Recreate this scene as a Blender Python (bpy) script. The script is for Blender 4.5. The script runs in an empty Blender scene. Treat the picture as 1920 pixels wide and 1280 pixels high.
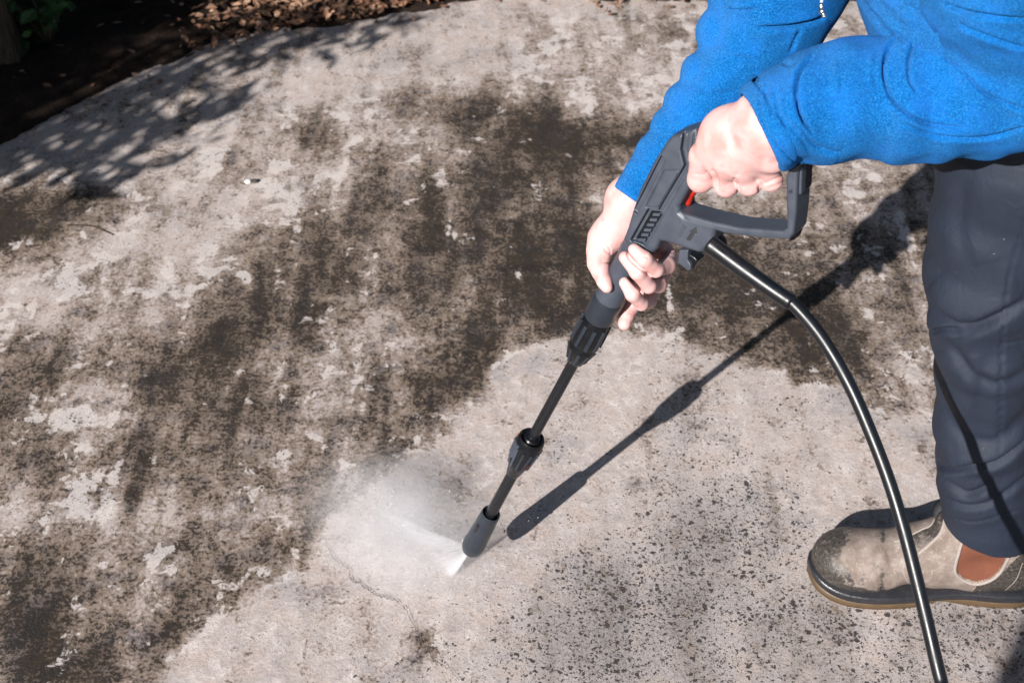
import bpy, bmesh, math, random
import numpy as np
from mathutils import Vector, Matrix
from mathutils.bvhtree import BVHTree

# ------------------------------------------------------------------ camera, sky, sun, exposure
SC = bpy.context.scene
COL = SC.collection
F_PX, PITCH, CAM_H = 2667.0, math.radians(40.0), 1.5        # 50 mm lens on a 36 mm sensor
cam_d = bpy.data.cameras.new('camera')
cam_d.sensor_width = 36.0
cam_d.lens = 36.0 * F_PX / 1920.0
cam_d.clip_start, cam_d.clip_end = 0.02, 800.0
cam_d.dof.use_dof = True
cam_d.dof.focus_distance = 1.62
cam_d.dof.aperture_fstop = 10.0
cam = bpy.data.objects.new('camera', cam_d)
COL.objects.link(cam)
cam.location = (0, 0, CAM_H)
cam.rotation_euler = (math.pi / 2 - PITCH, 0, 0)
SC.camera = cam

SUN_AZ, SUN_EL = math.radians(-122.5), math.radians(30.5)
SUN = np.array([math.cos(SUN_AZ) * math.cos(SUN_EL), math.sin(SUN_AZ) * math.cos(SUN_EL), math.sin(SUN_EL)])
world = bpy.data.worlds.new('World')
SC.world = world
world.use_nodes = True
wn = world.node_tree
wn.nodes.clear()
w_out = wn.nodes.new('ShaderNodeOutputWorld')
w_bg = wn.nodes.new('ShaderNodeBackground')
w_sky = wn.nodes.new('ShaderNodeTexSky')
w_sky.sky_type = 'NISHITA'
w_sky.sun_disc = False
w_sky.sun_elevation = SUN_EL
w_sky.sun_rotation = math.atan2(SUN[0], SUN[1])
w_bg.inputs['Strength'].default_value = 0.05
wn.links.new(w_sky.outputs[0], w_bg.inputs[0])
wn.links.new(w_bg.outputs[0], w_out.inputs[0])
sun_d = bpy.data.lights.new('sun', 'SUN')
sun_d.energy = 5.0
sun_d.angle = math.radians(0.5)
sun_d.color = (1.0, 0.965, 0.92)
sun = bpy.data.objects.new('sun', sun_d)
COL.objects.link(sun)
sun.location = Vector(SUN * 20)
sun.rotation_euler = Vector(SUN).to_track_quat('Z', 'Y').to_euler()
SC.view_settings.view_transform = 'Standard'
SC.view_settings.look = 'None'
SC.view_settings.gamma = 1.0
SC.view_settings.exposure = 1.0
SC.view_settings.use_curve_mapping = False
SC.cycles.volume_step_rate = 1.0
SC.cycles.max_bounces = 6
SC.cycles.volume_bounces = 2

# ------------------------------------------------------------------ small tools
rng = np.random.default_rng(7)
CAM = np.array([0, 0, CAM_H])
FWD = np.array([0, math.cos(PITCH), -math.sin(PITCH)])
UPV = np.array([0, math.sin(PITCH), math.cos(PITCH)])
RGT = np.array([1.0, 0, 0])

def ray(x, y):
    return FWD + RGT * (x - 960) / F_PX + UPV * (640 - y) / F_PX
def at(x, y, d):
    return CAM + ray(x, y) * d
def ground_at(x, y, z=0.0):
    r = ray(x, y)
    return CAM + r * (z - CAM_H) / r[2]
def px_of(P):
    v = np.asarray(P) - CAM
    d = v @ FWD
    return 960 + F_PX * (v @ RGT) / d, 640 - F_PX * (v @ UPV) / d, d

def new_mesh(name, V, Fc, mat=None, parent=None, smooth=True, label=None):
    me = bpy.data.meshes.new(name)
    V = np.asarray(V, np.float32)
    if isinstance(Fc, np.ndarray) and Fc.ndim == 2:
        n, k = Fc.shape
        me.vertices.add(len(V)); me.vertices.foreach_set('co', V.ravel())
        me.loops.add(n * k); me.loops.foreach_set('vertex_index', Fc.astype(np.int32).ravel())
        me.polygons.add(n)
        me.polygons.foreach_set('loop_start', np.arange(0, n * k, k, dtype=np.int32))
        me.polygons.foreach_set('loop_total', np.full(n, k, np.int32))
        me.update(calc_edges=True); me.validate()
    else:
        me.from_pydata([tuple(v) for v in V], [], [tuple(q) for q in Fc])
    me.polygons.foreach_set('use_smooth', np.full(len(me.polygons), smooth))
    me.update()
    o = bpy.data.objects.new(name, me)
    COL.objects.link(o)
    if mat: me.materials.append(mat)
    if parent: o.parent = parent
    if label: o['label'] = label
    return o

def empty(name, loc=(0, 0, 0)):
    o = bpy.data.objects.new(name, None)
    COL.objects.link(o)
    o.empty_display_size = 0.05
    o.location = Vector(loc)
    bpy.context.view_layer.update()
    return o
def tag(o, label=None, cat=None, kind=None, group=None):
    if label: o['label'] = label
    if cat: o['category'] = cat
    if kind: o['kind'] = kind
    if group: o['group'] = group
    return o
def adopt(child, parent):
    child.parent = parent
    child.matrix_parent_inverse = Matrix.Translation(parent.location).inverted()
    return child

def merge(parts):
    V, Q, n = [], [], 0
    for v, q in parts:
        V.append(np.asarray(v)); Q.append(np.asarray(q) + n); n += len(v)
    return np.concatenate(V), np.concatenate(Q)

def tube(pts, radii, sides=14, caps=True):
    """Swept tube through pts; quads only (caps as pinched rings)."""
    P = np.asarray(pts, float); n = len(P)
    R = np.full(n, radii) if np.isscalar(radii) else np.asarray(radii, float)
    T = np.gradient(P, axis=0); T /= np.linalg.norm(T, axis=1)[:, None]
    up = np.array([0, 0, 1.0]) if abs(T[0][2]) < 0.9 else np.array([1.0, 0, 0])
    u = np.cross(T[0], up); u /= np.linalg.norm(u)
    ang = np.linspace(0, 2 * math.pi, sides, endpoint=False)
    rings = []
    for i in range(n):
        u = u - T[i] * (u @ T[i]); u /= np.linalg.norm(u)
        v = np.cross(T[i], u)
        rings.append(P[i] + R[i] * (np.cos(ang)[:, None] * u + np.sin(ang)[:, None] * v))
    if caps:
        rings = [np.repeat(P[:1], sides, 0) + 1e-5 * (rings[0] - P[0])] + rings + [np.repeat(P[-1:], sides, 0) + 1e-5 * (rings[-1] - P[-1])]
    V = np.concatenate(rings); m = len(rings)
    i = np.arange(m - 1)[:, None] * sides; j = np.arange(sides)[None]; k = (j + 1) % sides
    Q = np.stack([i + j, i + k, i + sides + k, i + sides + j], -1).reshape(-1, 4)
    return V, Q

def smooth_path(pts, n=80):
    """Catmull-Rom through points of any dimension."""
    P = np.asarray(pts, float)
    P = np.concatenate([2 * P[:1] - P[1:2], P, 2 * P[-1:] - P[-2:-1]])
    out = []
    segs = len(P) - 3
    for t in np.linspace(0, segs - 1e-6, n):
        i = int(t); f = t - i
        a, b, c, d = P[i:i + 4]
        out.append(0.5 * ((2 * b) + (c - a) * f + (2 * a - 5 * b + 4 * c - d) * f * f + (3 * b - a - 3 * c + d) * f ** 3))
    return np.array(out)

# ---- signed distance modelling: primitives are (op, fn(P)->d, lo, hi, k)
def cone(a, b, ra, rb, k=0.004, op='u'):
    a = np.asarray(a, float); b = np.asarray(b, float); ab = b - a; L = max(ab @ ab, 1e-12)
    def fn(P):
        t = np.clip(((P - a) @ ab) / L, 0, 1)
        return np.linalg.norm(P - a - t[..., None] * ab, axis=-1) - (ra + t * (rb - ra))
    r = max(ra, rb)
    return (op, fn, np.minimum(a, b) - r, np.maximum(a, b) + r, k)
def chain(pts, radii, k=0.004, op='u'):
    return [cone(pts[i], pts[i + 1], radii[i], radii[i + 1], k, op) for i in range(len(pts) - 1)]
def ellipsoid(c, r, k=0.004, rot=None, op='u'):
    c = np.asarray(c, float); r = np.asarray(r, float)
    M = np.eye(3) if rot is None else np.asarray(rot)
    def fn(P):
        q = (P - c) @ M
        k0 = np.linalg.norm(q / r, axis=-1); k1 = np.linalg.norm(q / (r * r), axis=-1)
        return k0 * (k0 - 1) / np.maximum(k1, 1e-9)
    m = r.max()
    return (op, fn, c - m, c + m, k)
def torus(c, axis, R, r, k=0.002, op='u'):
    c = np.asarray(c, float); a = np.asarray(axis, float)
    def fn(P):
        q = P - c; h = q @ a
        rad = np.linalg.norm(q - h[..., None] * a, axis=-1)
        return np.hypot(rad - R, h) - r
    return (op, fn, c - R - r, c + R + r, k)
def plane_cut(point, normal, lo, hi, k=0.002):
    p = np.asarray(point, float); n = np.asarray(normal, float); n = n / np.linalg.norm(n)
    return ('s', lambda P: -((P - p) @ n), np.asarray(lo, float), np.asarray(hi, float), k)

def poly_sd(px, py, poly):
    """signed distance to a 2-D polygon, vectorised"""
    poly = np.asarray(poly, float); n = len(poly)
    d = np.full(px.shape, 1e9); s = np.ones(px.shape)
    for i in range(n):
        ax, ay = poly[i]; bx, by = poly[i - 1]
        ex, ey = bx - ax, by - ay; wx, wy = px - ax, py - ay
        t = np.clip((wx * ex + wy * ey) / max(ex * ex + ey * ey, 1e-12), 0, 1)
        d = np.minimum(d, (wx - ex * t) ** 2 + (wy - ey * t) ** 2)
        c1 = py >= ay; c2 = py < by; c3 = ex * wy > ey * wx
        s = np.where((c1 & c2 & c3) | (~c1 & ~c2 & ~c3), -s, s)
    return s * np.sqrt(d)

def line_dist(px, py, line):
    """distance to a polyline and the nearest position along it (0..1)"""
    L = np.asarray(line, float); d = np.full(px.shape, 1e9); tt = np.zeros(px.shape)
    n = len(L) - 1
    for i in range(n):
        ax, ay = L[i]; ex, ey = L[i + 1] - L[i]; wx, wy = px - ax, py - ay
        t = np.clip((wx * ex + wy * ey) / max(ex * ex + ey * ey, 1e-12), 0, 1)
        q = np.hypot(wx - ex * t, wy - ey * t)
        m = q < d
        d = np.where(m, q, d); tt = np.where(m, (i + t) / n, tt)
    return d, tt

def sdf_grid(prims, h, pad=None):
    pad = pad or 4 * h
    us = [q for q in prims if q[0] == 'u']
    lo = np.min([q[2] for q in us], axis=0) - pad; hi = np.max([q[3] for q in us], axis=0) + pad
    n = np.ceil((hi - lo) / h).astype(int) + 1
    D = np.full(n, 10.0, np.float32)
    ax = [lo[i] + h * np.arange(n[i]) for i in range(3)]
    for op, fn, a, b, k in prims:
        i0 = np.clip(np.floor((a - pad - k - lo) / h).astype(int), 0, n); i1 = np.clip(np.ceil((b + pad + k - lo) / h).astype(int) + 1, 0, n)
        if np.any(i1 <= i0): continue
        sl = tuple(slice(i0[j], i1[j]) for j in range(3))
        G = np.stack(np.meshgrid(*[ax[j][sl[j]] for j in range(3)], indexing='ij'), -1)
        d = fn(G); c = D[sl]
        if op == 'u':
            if k > 0:
                m = np.maximum(k - np.abs(c - d), 0) / k
                D[sl] = np.minimum(c, d) - m * m * k * 0.25
            else: D[sl] = np.minimum(c, d)
        else:
            d = -d
            if k > 0:
                m = np.maximum(k - np.abs(c - d), 0) / k
                D[sl] = np.maximum(c, d) + m * m * k * 0.25
            else: D[sl] = np.maximum(c, d)
    return D, lo, h

def surface_nets(D, lo, h):
    S = D < 0
    c = [S[i:S.shape[0] - 1 + i, j:S.shape[1] - 1 + j, k:S.shape[2] - 1 + k] for i in (0, 1) for j in (0, 1) for k in (0, 1)]
    any_ = np.logical_or.reduce(c); all_ = np.logical_and.reduce(c)
    idx = np.argwhere(any_ & ~all_)
    off = np.array([(i, j, k) for i in (0, 1) for j in (0, 1) for k in (0, 1)])
    val = np.stack([D[idx[:, 0] + o[0], idx[:, 1] + o[1], idx[:, 2] + o[2]] for o in off], 1)
    pos = np.zeros((len(idx), 3)); cnt = np.zeros(len(idx))
    for a in range(8):
        for b in range(a + 1, 8):
            if np.abs(off[a] - off[b]).sum() != 1: continue
            x, y = val[:, a], val[:, b]; m = (x < 0) != (y < 0)
            t = np.where(m, x / np.where(m, x - y, 1), 0)
            pos += np.where(m[:, None], off[a] + t[:, None] * (off[b] - off[a]), 0); cnt += m
    V = lo + h * (idx + pos / cnt[:, None])
    ids = np.full(any_.shape, -1, np.int32); ids[tuple(idx.T)] = np.arange(len(idx))
    Q = []
    for axis in range(3):
        s0 = [slice(1, -1)] * 3; s1 = [slice(1, -1)] * 3
        s0[axis] = slice(0, -1); s1[axis] = slice(1, None)
        A, B = S[tuple(s0)], S[tuple(s1)]
        e = np.argwhere(A != B)
        if len(e) == 0: continue
        flip = A[tuple(e.T)]
        u, v = (axis + 1) % 3, (axis + 2) % 3
        base = e.copy(); base[:, u] += 1; base[:, v] += 1
        def cell(du, dv):
            q = base.copy(); q[:, u] += du; q[:, v] += dv
            return ids[tuple(q.T)]
        q = np.stack([cell(-1, -1), cell(0, -1), cell(0, 0), cell(-1, 0)], 1)
        q[~flip] = q[~flip][:, ::-1]
        Q.append(q)
    Q = np.concatenate(Q)
    Q = Q[(Q >= 0).all(1)]
    return V, Q

def sdf_mesh(prims, h):
    return surface_nets(*sdf_grid(prims, h))

def normals_of(V, Q):
    n = np.cross(V[Q[:, 2]] - V[Q[:, 0]], V[Q[:, 3]] - V[Q[:, 1]])
    N = np.zeros_like(V)
    for k in range(4): np.add.at(N, Q[:, k], n)
    return N / np.maximum(np.linalg.norm(N, axis=1), 1e-12)[:, None]

def relax(V, Q, it=1, f=0.5):
    for _ in range(it):
        S = np.zeros_like(V); c = np.zeros(len(V))
        for k in range(4):
            np.add.at(S, Q[:, k], V[Q[:, (k + 1) % 4]] + V[Q[:, (k + 3) % 4]]); np.add.at(c, Q[:, k], 2)
        V = V + f * (S / c[:, None] - V)
    return V

def fold(V, Q, folds):
    """press creases (polyline, half-width in photo pixels, depth in m, side bulge) into the near side of a form"""
    N = normals_of(V, Q)
    px, py, _ = px_of(V)
    to = CAM - V; to /= np.linalg.norm(to, axis=1)[:, None]
    face = np.clip((np.sum(N * to, 1) - 0.02) / 0.25, 0, 1)
    out = np.zeros(len(V))
    for line, w, dep, bulge in folds:
        L = smooth_path(line, 24) if len(line) > 2 else np.asarray(line, float)
        d, t = line_dist(px, py, L)
        taper = np.sqrt(np.clip(np.minimum(t, 1 - t) / 0.18, 0.0, 1))
        out += taper * (-dep * np.exp(-(d / w) ** 2) + bulge * np.exp(-(d / (5.5 * w)) ** 2))
    return V + N * (out * face)[:, None]

def vnoise(P, seed, freq):
    """cheap smooth value noise made of sines, for lumpy cloth and stone"""
    r = np.random.default_rng(seed); o = np.zeros(len(P))
    for i in range(10):
        k = r.normal(size=3); k *= freq * (0.6 + 0.9 * r.random()) / np.linalg.norm(k)
        o += np.sin(P @ k + r.random() * 6.28)
    return o / 10 ** 0.5 / 1.2

# ---- materials
class NT:
    def __init__(s, name):
        s.m = bpy.data.materials.new(name); s.m.use_nodes = True
        s.t = s.m.node_tree; s.n = s.t.nodes; s.n.clear()
        s.out = s.n.new('ShaderNodeOutputMaterial')
    def add(s, typ, **kw):
        n = s.n.new(typ)
        for k, v in kw.items(): setattr(n, k, v)
        return n
    def set(s, sock, v):
        if hasattr(v, 'node'): s.t.links.new(v, sock)
        else: sock.default_value = v
    def coord(s, kind='Object'): return s.add('ShaderNodeTexCoord').outputs[kind]
    def noise(s, scale, detail=4, rough=0.6, dist=0.0, vec=None, out=0):
        n = s.add('ShaderNodeTexNoise')
        n.inputs['Scale'].default_value = scale; n.inputs['Detail'].default_value = detail
        n.inputs['Roughness'].default_value = rough; n.inputs['Distortion'].default_value = dist
        if vec is not None: s.set(n.inputs['Vector'], vec)
        return n.outputs[out]
    def math(s, op, a, b=0.0, c=0.0, clamp=False):
        n = s.add('ShaderNodeMath', operation=op, use_clamp=clamp)
        s.set(n.inputs[0], a); s.set(n.inputs[1], b); s.set(n.inputs[2], c)
        return n.outputs[0]
    def vmath(s, op, a, b=(0, 0, 0)):
        n = s.add('ShaderNodeVectorMath', operation=op)
        s.set(n.inputs[0], a); s.set(n.inputs[1], b)
        return n.outputs[0]
    def smooth(s, v, lo, hi, a=0.0, b=1.0, typ='SMOOTHSTEP'):
        n = s.add('ShaderNodeMapRange', interpolation_type=typ)
        s.set(n.inputs['Value'], v); s.set(n.inputs['From Min'], lo); s.set(n.inputs['From Max'], hi)
        s.set(n.inputs['To Min'], a); s.set(n.inputs['To Max'], b)
        return n.outputs[0]
    def mix(s, f, a, b, blend='MIX'):
        n = s.add('ShaderNodeMix', data_type='RGBA', blend_type=blend)
        s.set(n.inputs[0], f)
        s.set(n.inputs[6], a if hasattr(a, 'node') else (*a, 1)); s.set(n.inputs[7], b if hasattr(b, 'node') else (*b, 1))
        return n.outputs[2]
    def ramp(s, v, stops):
        n = s.add('ShaderNodeValToRGB'); e = n.color_ramp.elements
        while len(e) < len(stops): e.new(0.5)
        for i, (p, c) in enumerate(stops): e[i].position = p; e[i].color = (*c, 1)
        s.set(n.inputs[0], v); return n.outputs[0]
    def attr(s, name):
        n = s.add('ShaderNodeAttribute', attribute_name=name); return n.outputs['Fac']
    def bump(s, h, strength=0.5, dist=0.001, normal=None):
        n = s.add('ShaderNodeBump'); n.inputs['Strength'].default_value = strength; n.inputs['Distance'].default_value = dist
        s.set(n.inputs['Height'], h)
        if normal is not None: s.set(n.inputs['Normal'], normal)
        return n.outputs[0]
    def bsdf(s, color, rough=0.6, bump=None, spec=0.5, metal=0.0, **kw):
        b = s.add('ShaderNodeBsdfPrincipled')
        s.set(b.inputs['Base Color'], color if hasattr(color, 'node') else (*color, 1))
        s.set(b.inputs['Roughness'], rough); s.set(b.inputs['Metallic'], metal)
        s.set(b.inputs['Specular IOR Level'], spec)
        if bump is not None: s.set(b.inputs['Normal'], bump)
        for k, v in kw.items(): s.set(b.inputs[k.replace('_', ' ')], v)
        s.t.links.new(b.outputs[0], s.out.inputs[0])
        return s.m

def m_plastic(name, col, rough=0.4, grain=0.15, spec=0.5):
    t = NT(name); c = t.coord()
    n = t.noise(60, 4, vec=c); f = t.noise(1500, 2, vec=c)
    dust = t.smooth(t.noise(220, 5, 0.7, vec=c), 0.64, 0.8, 0, 0.3)
    colr = t.mix(dust, t.mix(n, tuple(x * 0.8 for x in col), tuple(x * 1.25 for x in col)), tuple(min(1, x * 1.6 + 0.01) for x in col))
    return t.bsdf(colr, t.smooth(n, 0.3, 0.7, rough - 0.06, rough + 0.1), t.bump(f, grain, 0.0004), spec)
def m_plain(name, col, rough=0.6, var=0.2, scale=40, bump=0.2, bscale=300, spec=0.4):
    t = NT(name); c = t.coord()
    n = t.noise(scale, 6, 0.65, vec=c)
    colr = t.mix(n, tuple(x * (1 - var) for x in col), tuple(x * (1 + var) for x in col))
    return t.bsdf(colr, rough, t.bump(t.noise(bscale, 4, vec=c), bump, 0.001), spec)

# ------------------------------------------------------------------ the concrete slab
DIRT_ROWS = """
44444444444444687421111122222222222222222222222222222
44444444444444786421111122222222222222222222222222222
44444444444444886421111122222222222222222222222222222
44444444444445885532222222222222222222222222222222222
55555555555556765753222222222222222222222222222222222
66666666666666654664222222222222222222222222222222222
66666666666666544565432222222222222222222222222222222
55555555555555545556642222222222222333333333333333333
22222222222223333334563222222222222233333333333333333
33333333333345554444565433333333333344444444444444444
55555555555566665544556554444444444444444444444444444
66666666666655666644446665555555555444444444444444444
66666666666543357765556666655555555444444444444444444
66666666666543367765456677665555555554444444444444444
66666666666765577764345777766556666775444444444444444
55555555555545567765444577765445666786544444444444444
44444444444434557776543468765555666787654444444444444
33333333333344456777544567877777777887654444444444444
33333333332333446677655567888888888886655444444444444
44444444433333345567766677888888888776555544444444444
55555555554333334567766677888888887766555544444444444
88888888865322224567766777788888777666555544444444444
88888888875432223566766777778777666655555544444444444
88888888876532223345666777677655555555444444444444444
66666666776532222334566777677554444444444444444444444
33333333444332333323456666777654433333444444444444444
11111111122222344322355666788654333333344444444444444
11111111112222333334444556788765543333334444444444444
11111111111111222455423456889877654333333444444444444
11111111111112222445423456888776654333333444444444444
22222222222222222333334566776655443333444444444444444
22222222222222222222335666655443333333444444444444444
22222222222222222222234444544433333333344444444444444
22222222222222222222222223334333322233333333333333333
22222222222222222222221111233333322223333333333333333
22222222222222222222221111233333333223333333333333333
22222222222222222222221111234333333332333333333333333
22222222222222222222221111234333344332233333333333333
22222222222222222222221111223323333322233333333333333
22222222222222222222222111122222233222222222222222222
22222222222222222222222211111112222222222222222222222
22222222222222222222222211111112222222222222222222222
22222222222222222222222111111111222222222222222222222
22222222222222222222222111111111222222222222222222222
22222222222222222222222111111111222222222222222222222
""".split()
PIT_ROWS = """
33333333333333332222233344567766666666666666666666666
33333333333333322222233344567766666666666666666666666
33333333333333322222233344567766666666666666666666666
33333333333333322223233344578877666566666666666666666
33333333333333333223233334578887776667777777777777777
33333333333333333332222233467888766566666666666666666
33333333333333333332222223356777765555555555555555555
33333333333333333333111112245567775444444444444444444
33333333333333333333211111234457765332223333333333333
33333333333333333333221111233446664322222222222222222
33333333333333333333322111233345554322222222222222222
33333333333333333333332222233334444222222222222222222
33333333333333333333333222233334444322222222222222222
33333333333333333333333322223333444432222222222222222
33333333333333333333333322222333344443222222222222222
33333333333333333333333332223323444443333333333333333
33333333333333333333333333233323444443333333333333333
33333333333333333333333333333333333433333333333333333
33333333333333333333333333333333333333333333333333333
33333333333333333333333333333333333333333333333333333
33333333333333333333333333333333333333333333333333333
33333333333333333333333333333333333333333333333333333
33333333333333333333333333333333333333333333333333333
33333333333333333333333333333333333333333333333333333
33333333333333333333333333333333333333333333333333333
33333333333333333333333333333333333333333333333333333
33333333333333333333333333333333333333333333333333333
33333333333333333333333333333333333333333333333333333
33333333333333333333333333333333333333333333333333333
33333333333333333333333333333333333333333333333333333
33333333333333333333333333333333333333333333333333333
33333333333333333333333333333333333333333333333333333
33333333333333333333333333333333333333333333333333333
33333333333333333333333333333333333333333333333333333
33333333333333333333333333333333333333333333333333333
33333333333333333333333333333333333333333333333333333
33333333333333333333333333333333333333333333333333333
33333333333333333333333333333333333333333333333333333
33333333333333333333333333333333333333333333333333333
33333333333333333333333333333333333333333333333333333
33333333333333333333333333333333333333333333333333333
33333333333333333333333333333333333333333333333333333
33333333333333333333333333333333333333333333333333333
33333333333333333333333333333333333333333333333333333
33333333333333333333333333333333333333333333333333333
""".split()
WASHED = [(0.305,1.777),(0.227,1.788),(0.158,1.799),(0.088,1.804),(0.035,1.788),(-0.004,1.750),(-0.046,1.680),(-0.083,1.614),(-0.117,1.561),(-0.141,1.540),(-0.171,1.506),(-0.200,1.471),(-0.231,1.422),(-0.254,1.381),(-0.270,1.350),(-0.275,1.316),(-0.293,1.292),(-0.331,1.273),(-0.372,1.231),(-0.403,1.182),(-0.437,1.139),(-0.464,1.102),(-0.496,1.015),(0.721,0.942),(0.931,1.584),(0.656,1.596),(0.562,1.620),(0.513,1.670),(0.483,1.693),(0.447,1.680),(0.418,1.708),(0.379,1.739),(0.338,1.755)]
CRACK = [(-0.264,1.356),(-0.259,1.341),(-0.253,1.333),(-0.249,1.322),(-0.237,1.307),(-0.224,1.297),(-0.221,1.284),(-0.216,1.275),(-0.208,1.273),(-0.199,1.264),(-0.191,1.258),(-0.181,1.251),(-0.168,1.246),(-0.150,1.236),(-0.133,1.209),(-0.119,1.169),(-0.097,1.144),(-0.075,1.123),(-0.054,1.094)]
SLAB_EDGE = [(-1.217,2.103),(-0.996,2.352),(-0.896,2.502),(-0.785,2.646),(-0.648,2.768),(-0.561,2.809),(-0.475,2.873),(-0.312,2.914),(-0.278,2.950),(-0.189,2.987),(-0.123,3.018),(0.172,3.029),(0.220,3.000),(0.476,2.992),(0.662,3.008),(1.185,3.040),(1.936,3.117)]

def table(rows, x, y):
    A = np.array([[int(c) for c in r] for r in rows], float) / 9
    u = np.clip((x + 1.30) / 0.05, 0, A.shape[1] - 1.001); v = np.clip((y - 1.0) / 0.05, 0, A.shape[0] - 1.001)
    i = u.astype(int); j = v.astype(int); a = u - i; b = v - j
    a = a * a * (3 - 2 * a); b = b * b * (3 - 2 * b)
    return (A[j, i] * (1 - a) + A[j, i + 1] * a) * (1 - b) + (A[j + 1, i] * (1 - a) + A[j + 1, i + 1] * a) * b

def m_concrete():
    t = NT('weathered_concrete'); c = t.coord()
    dirt, pit = t.attr('dirt'), t.attr('pits')
    nA = t.noise(9, 6, 0.62, 0.4, vec=c); nB = t.noise(46, 8, 0.68, 0.5, vec=c); nC = t.noise(190, 5, 0.7, 0.3, vec=c)
    nD = t.noise(22, 6, 0.6, vec=t.vmath('ADD', c, (3.1, 7.7, 0)))
    cA = t.math('SUBTRACT', nA, 0.5); cB = t.math('SUBTRACT', nB, 0.5); cC = t.math('SUBTRACT', nC, 0.5)
    mp = t.add('ShaderNodeMapping'); mp.inputs['Rotation'].default_value = (0, 0, math.radians(35)); mp.inputs['Scale'].default_value = (1.0, 0.22, 1.0)
    t.set(mp.inputs['Vector'], c)
    nS = t.noise(17, 6, 0.62, 0.3, vec=mp.outputs[0]); cS = t.math('SUBTRACT', nS, 0.5); cD = t.math('SUBTRACT', nD, 0.5)
    def total(*terms):
        o = terms[0]
        for q in terms[1:]: o = t.math('ADD', o, t.math('MULTIPLY', q[0], q[1]))
        return o
    soft = total(t.math('MULTIPLY', dirt, 0.90), (cA, 0.6), (cS, 1.25), (cD, 0.6))                        # broad smeared film of grime
    grain = total(soft, (cB, 1.7), (cC, 2.5))                                  # its granular, mossy part
    film = t.smooth(total(soft, (cB, 1.3), (cC, 1.5)), 0.06, 0.48)
    deep = t.smooth(soft, 0.42, 0.95)
    moss = t.smooth(grain, 0.50, 0.84)
    clean = t.ramp(nB, [(0.32, (0.30, 0.262, 0.246)), (0.5, (0.40, 0.350, 0.332)), (0.66, (0.54, 0.485, 0.465))])
    clean = t.mix(t.smooth(nD, 0.42, 0.66, 0, 0.5), clean, (0.41, 0.33, 0.28))
    clean = t.mix(t.smooth(nA, 0.50, 0.70, 0, 0.65), clean, (0.255, 0.242, 0.25))
    clean = t.mix(t.smooth(t.math('ADD', pit, t.math('ADD', cS, cB)), 0.40, 0.95, 0, 0.75), clean, (0.185, 0.168, 0.165))
    filmc = t.ramp(nD, [(0.32, (0.150, 0.115, 0.095)), (0.5, (0.198, 0.150, 0.116)), (0.66, (0.168, 0.142, 0.138))])
    filmc = t.mix(deep, filmc, t.ramp(nS, [(0.35, (0.060, 0.045, 0.037)), (0.5, (0.088, 0.063, 0.045)), (0.65, (0.066, 0.054, 0.051))]))
    mossc = t.ramp(t.noise(14, 5, 0.6, vec=t.vmath('ADD', c, (9.1, 2.2, 0))), [(0.36, (0.012, 0.009, 0.008)), (0.5, (0.027, 0.018, 0.0125)), (0.58, (0.015, 0.0130, 0.0115)), (0.66, (0.026, 0.020, 0.0195))])
    nE = t.noise(25, 10, 0.68, 0.35, vec=t.vmath('ADD', c, (5.3, 1.9, 0)))
    chip = t.smooth(total(nE, (cA, 0.75), (cS, -0.35), (soft, -0.24)), 0.475, 0.525)       # flaked places: bare pale cement
    chip = t.math('MULTIPLY', chip, t.smooth(dirt, 0.12, 0.30))
    keep = t.math('SUBTRACT', 1.0, t.math('MULTIPLY', chip, 0.92))
    film = t.math('MULTIPLY', film, keep); moss = t.math('MULTIPLY', moss, keep)
    clean = t.mix(t.math('MULTIPLY', chip, 0.6), clean, (0.52, 0.47, 0.445))
    col = t.mix(t.math('MULTIPLY', moss, 0.93), t.mix(film, clean, filmc), mossc)
    # pitted specks where the skin of the concrete is worn
    wob = t.add('ShaderNodeTexNoise'); wob.inputs['Scale'].default_value = 160; wob.inputs['Detail'].default_value = 3
    t.set(wob.inputs['Vector'], c)
    cw = t.vmath('ADD', c, t.vmath('MULTIPLY', t.vmath('SUBTRACT', wob.outputs['Color'], (0.5, 0.5, 0.5)), (0.012, 0.012, 0.012)))
    hole = None
    for scale, lo, size in ((82, -0.06, 0.36), (175, 0.03, 0.44), (380, 0.08, 0.42)):
        v = t.add('ShaderNodeTexVoronoi'); v.inputs['Scale'].default_value = scale; t.set(v.inputs['Vector'], cw)
        sep = t.add('ShaderNodeSeparateColor'); t.set(sep.inputs[0], v.outputs['Color'])
        dens = t.math('ADD', t.math('MULTIPLY', pit, 0.95), t.math('ADD', t.math('MULTIPLY', cA, 0.9), t.math('MULTIPLY', cB, 0.7)))
        rad = t.math('MULTIPLY', t.math('SUBTRACT', t.math('ADD', dens, lo), sep.outputs[0]), size * 2.2)
        rad = t.math('MINIMUM', rad, size)
        hh = t.smooth(t.math('SUBTRACT', rad, v.outputs['Distance']), 0.0, 0.13)
        hole = hh if hole is None else t.math('MAXIMUM', hole, hh)
    hole = t.math('MULTIPLY', hole, t.smooth(moss, 0.2, 0.8, 1, 0.35))
    col = t.mix(t.math('MULTIPLY', hole, 0.95), col, (0.036, 0.030, 0.028))
    grit = t.noise(1100, 2, 0.6, vec=c)
    col = t.mix(1.0, col, t.ramp(grit, [(0.25, (0.72, 0.72, 0.72)), (0.75, (1.22, 1.22, 1.22))]), 'MULTIPLY')
    sand = t.noise(380, 3, 0.7, vec=c)
    col = t.mix(1.0, col, t.ramp(sand, [(0.3, (0.80, 0.80, 0.82)), (0.7, (1.14, 1.13, 1.12))]), 'MULTIPLY')
    h = t.math('ADD', t.math('MULTIPLY', nB, 0.5), t.math('ADD', t.math('MULTIPLY', nC, 0.6), t.math('MULTIPLY', grit, 0.22)))
    h = t.math('SUBTRACT', h, t.math('MULTIPLY', hole, 0.8))
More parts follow.
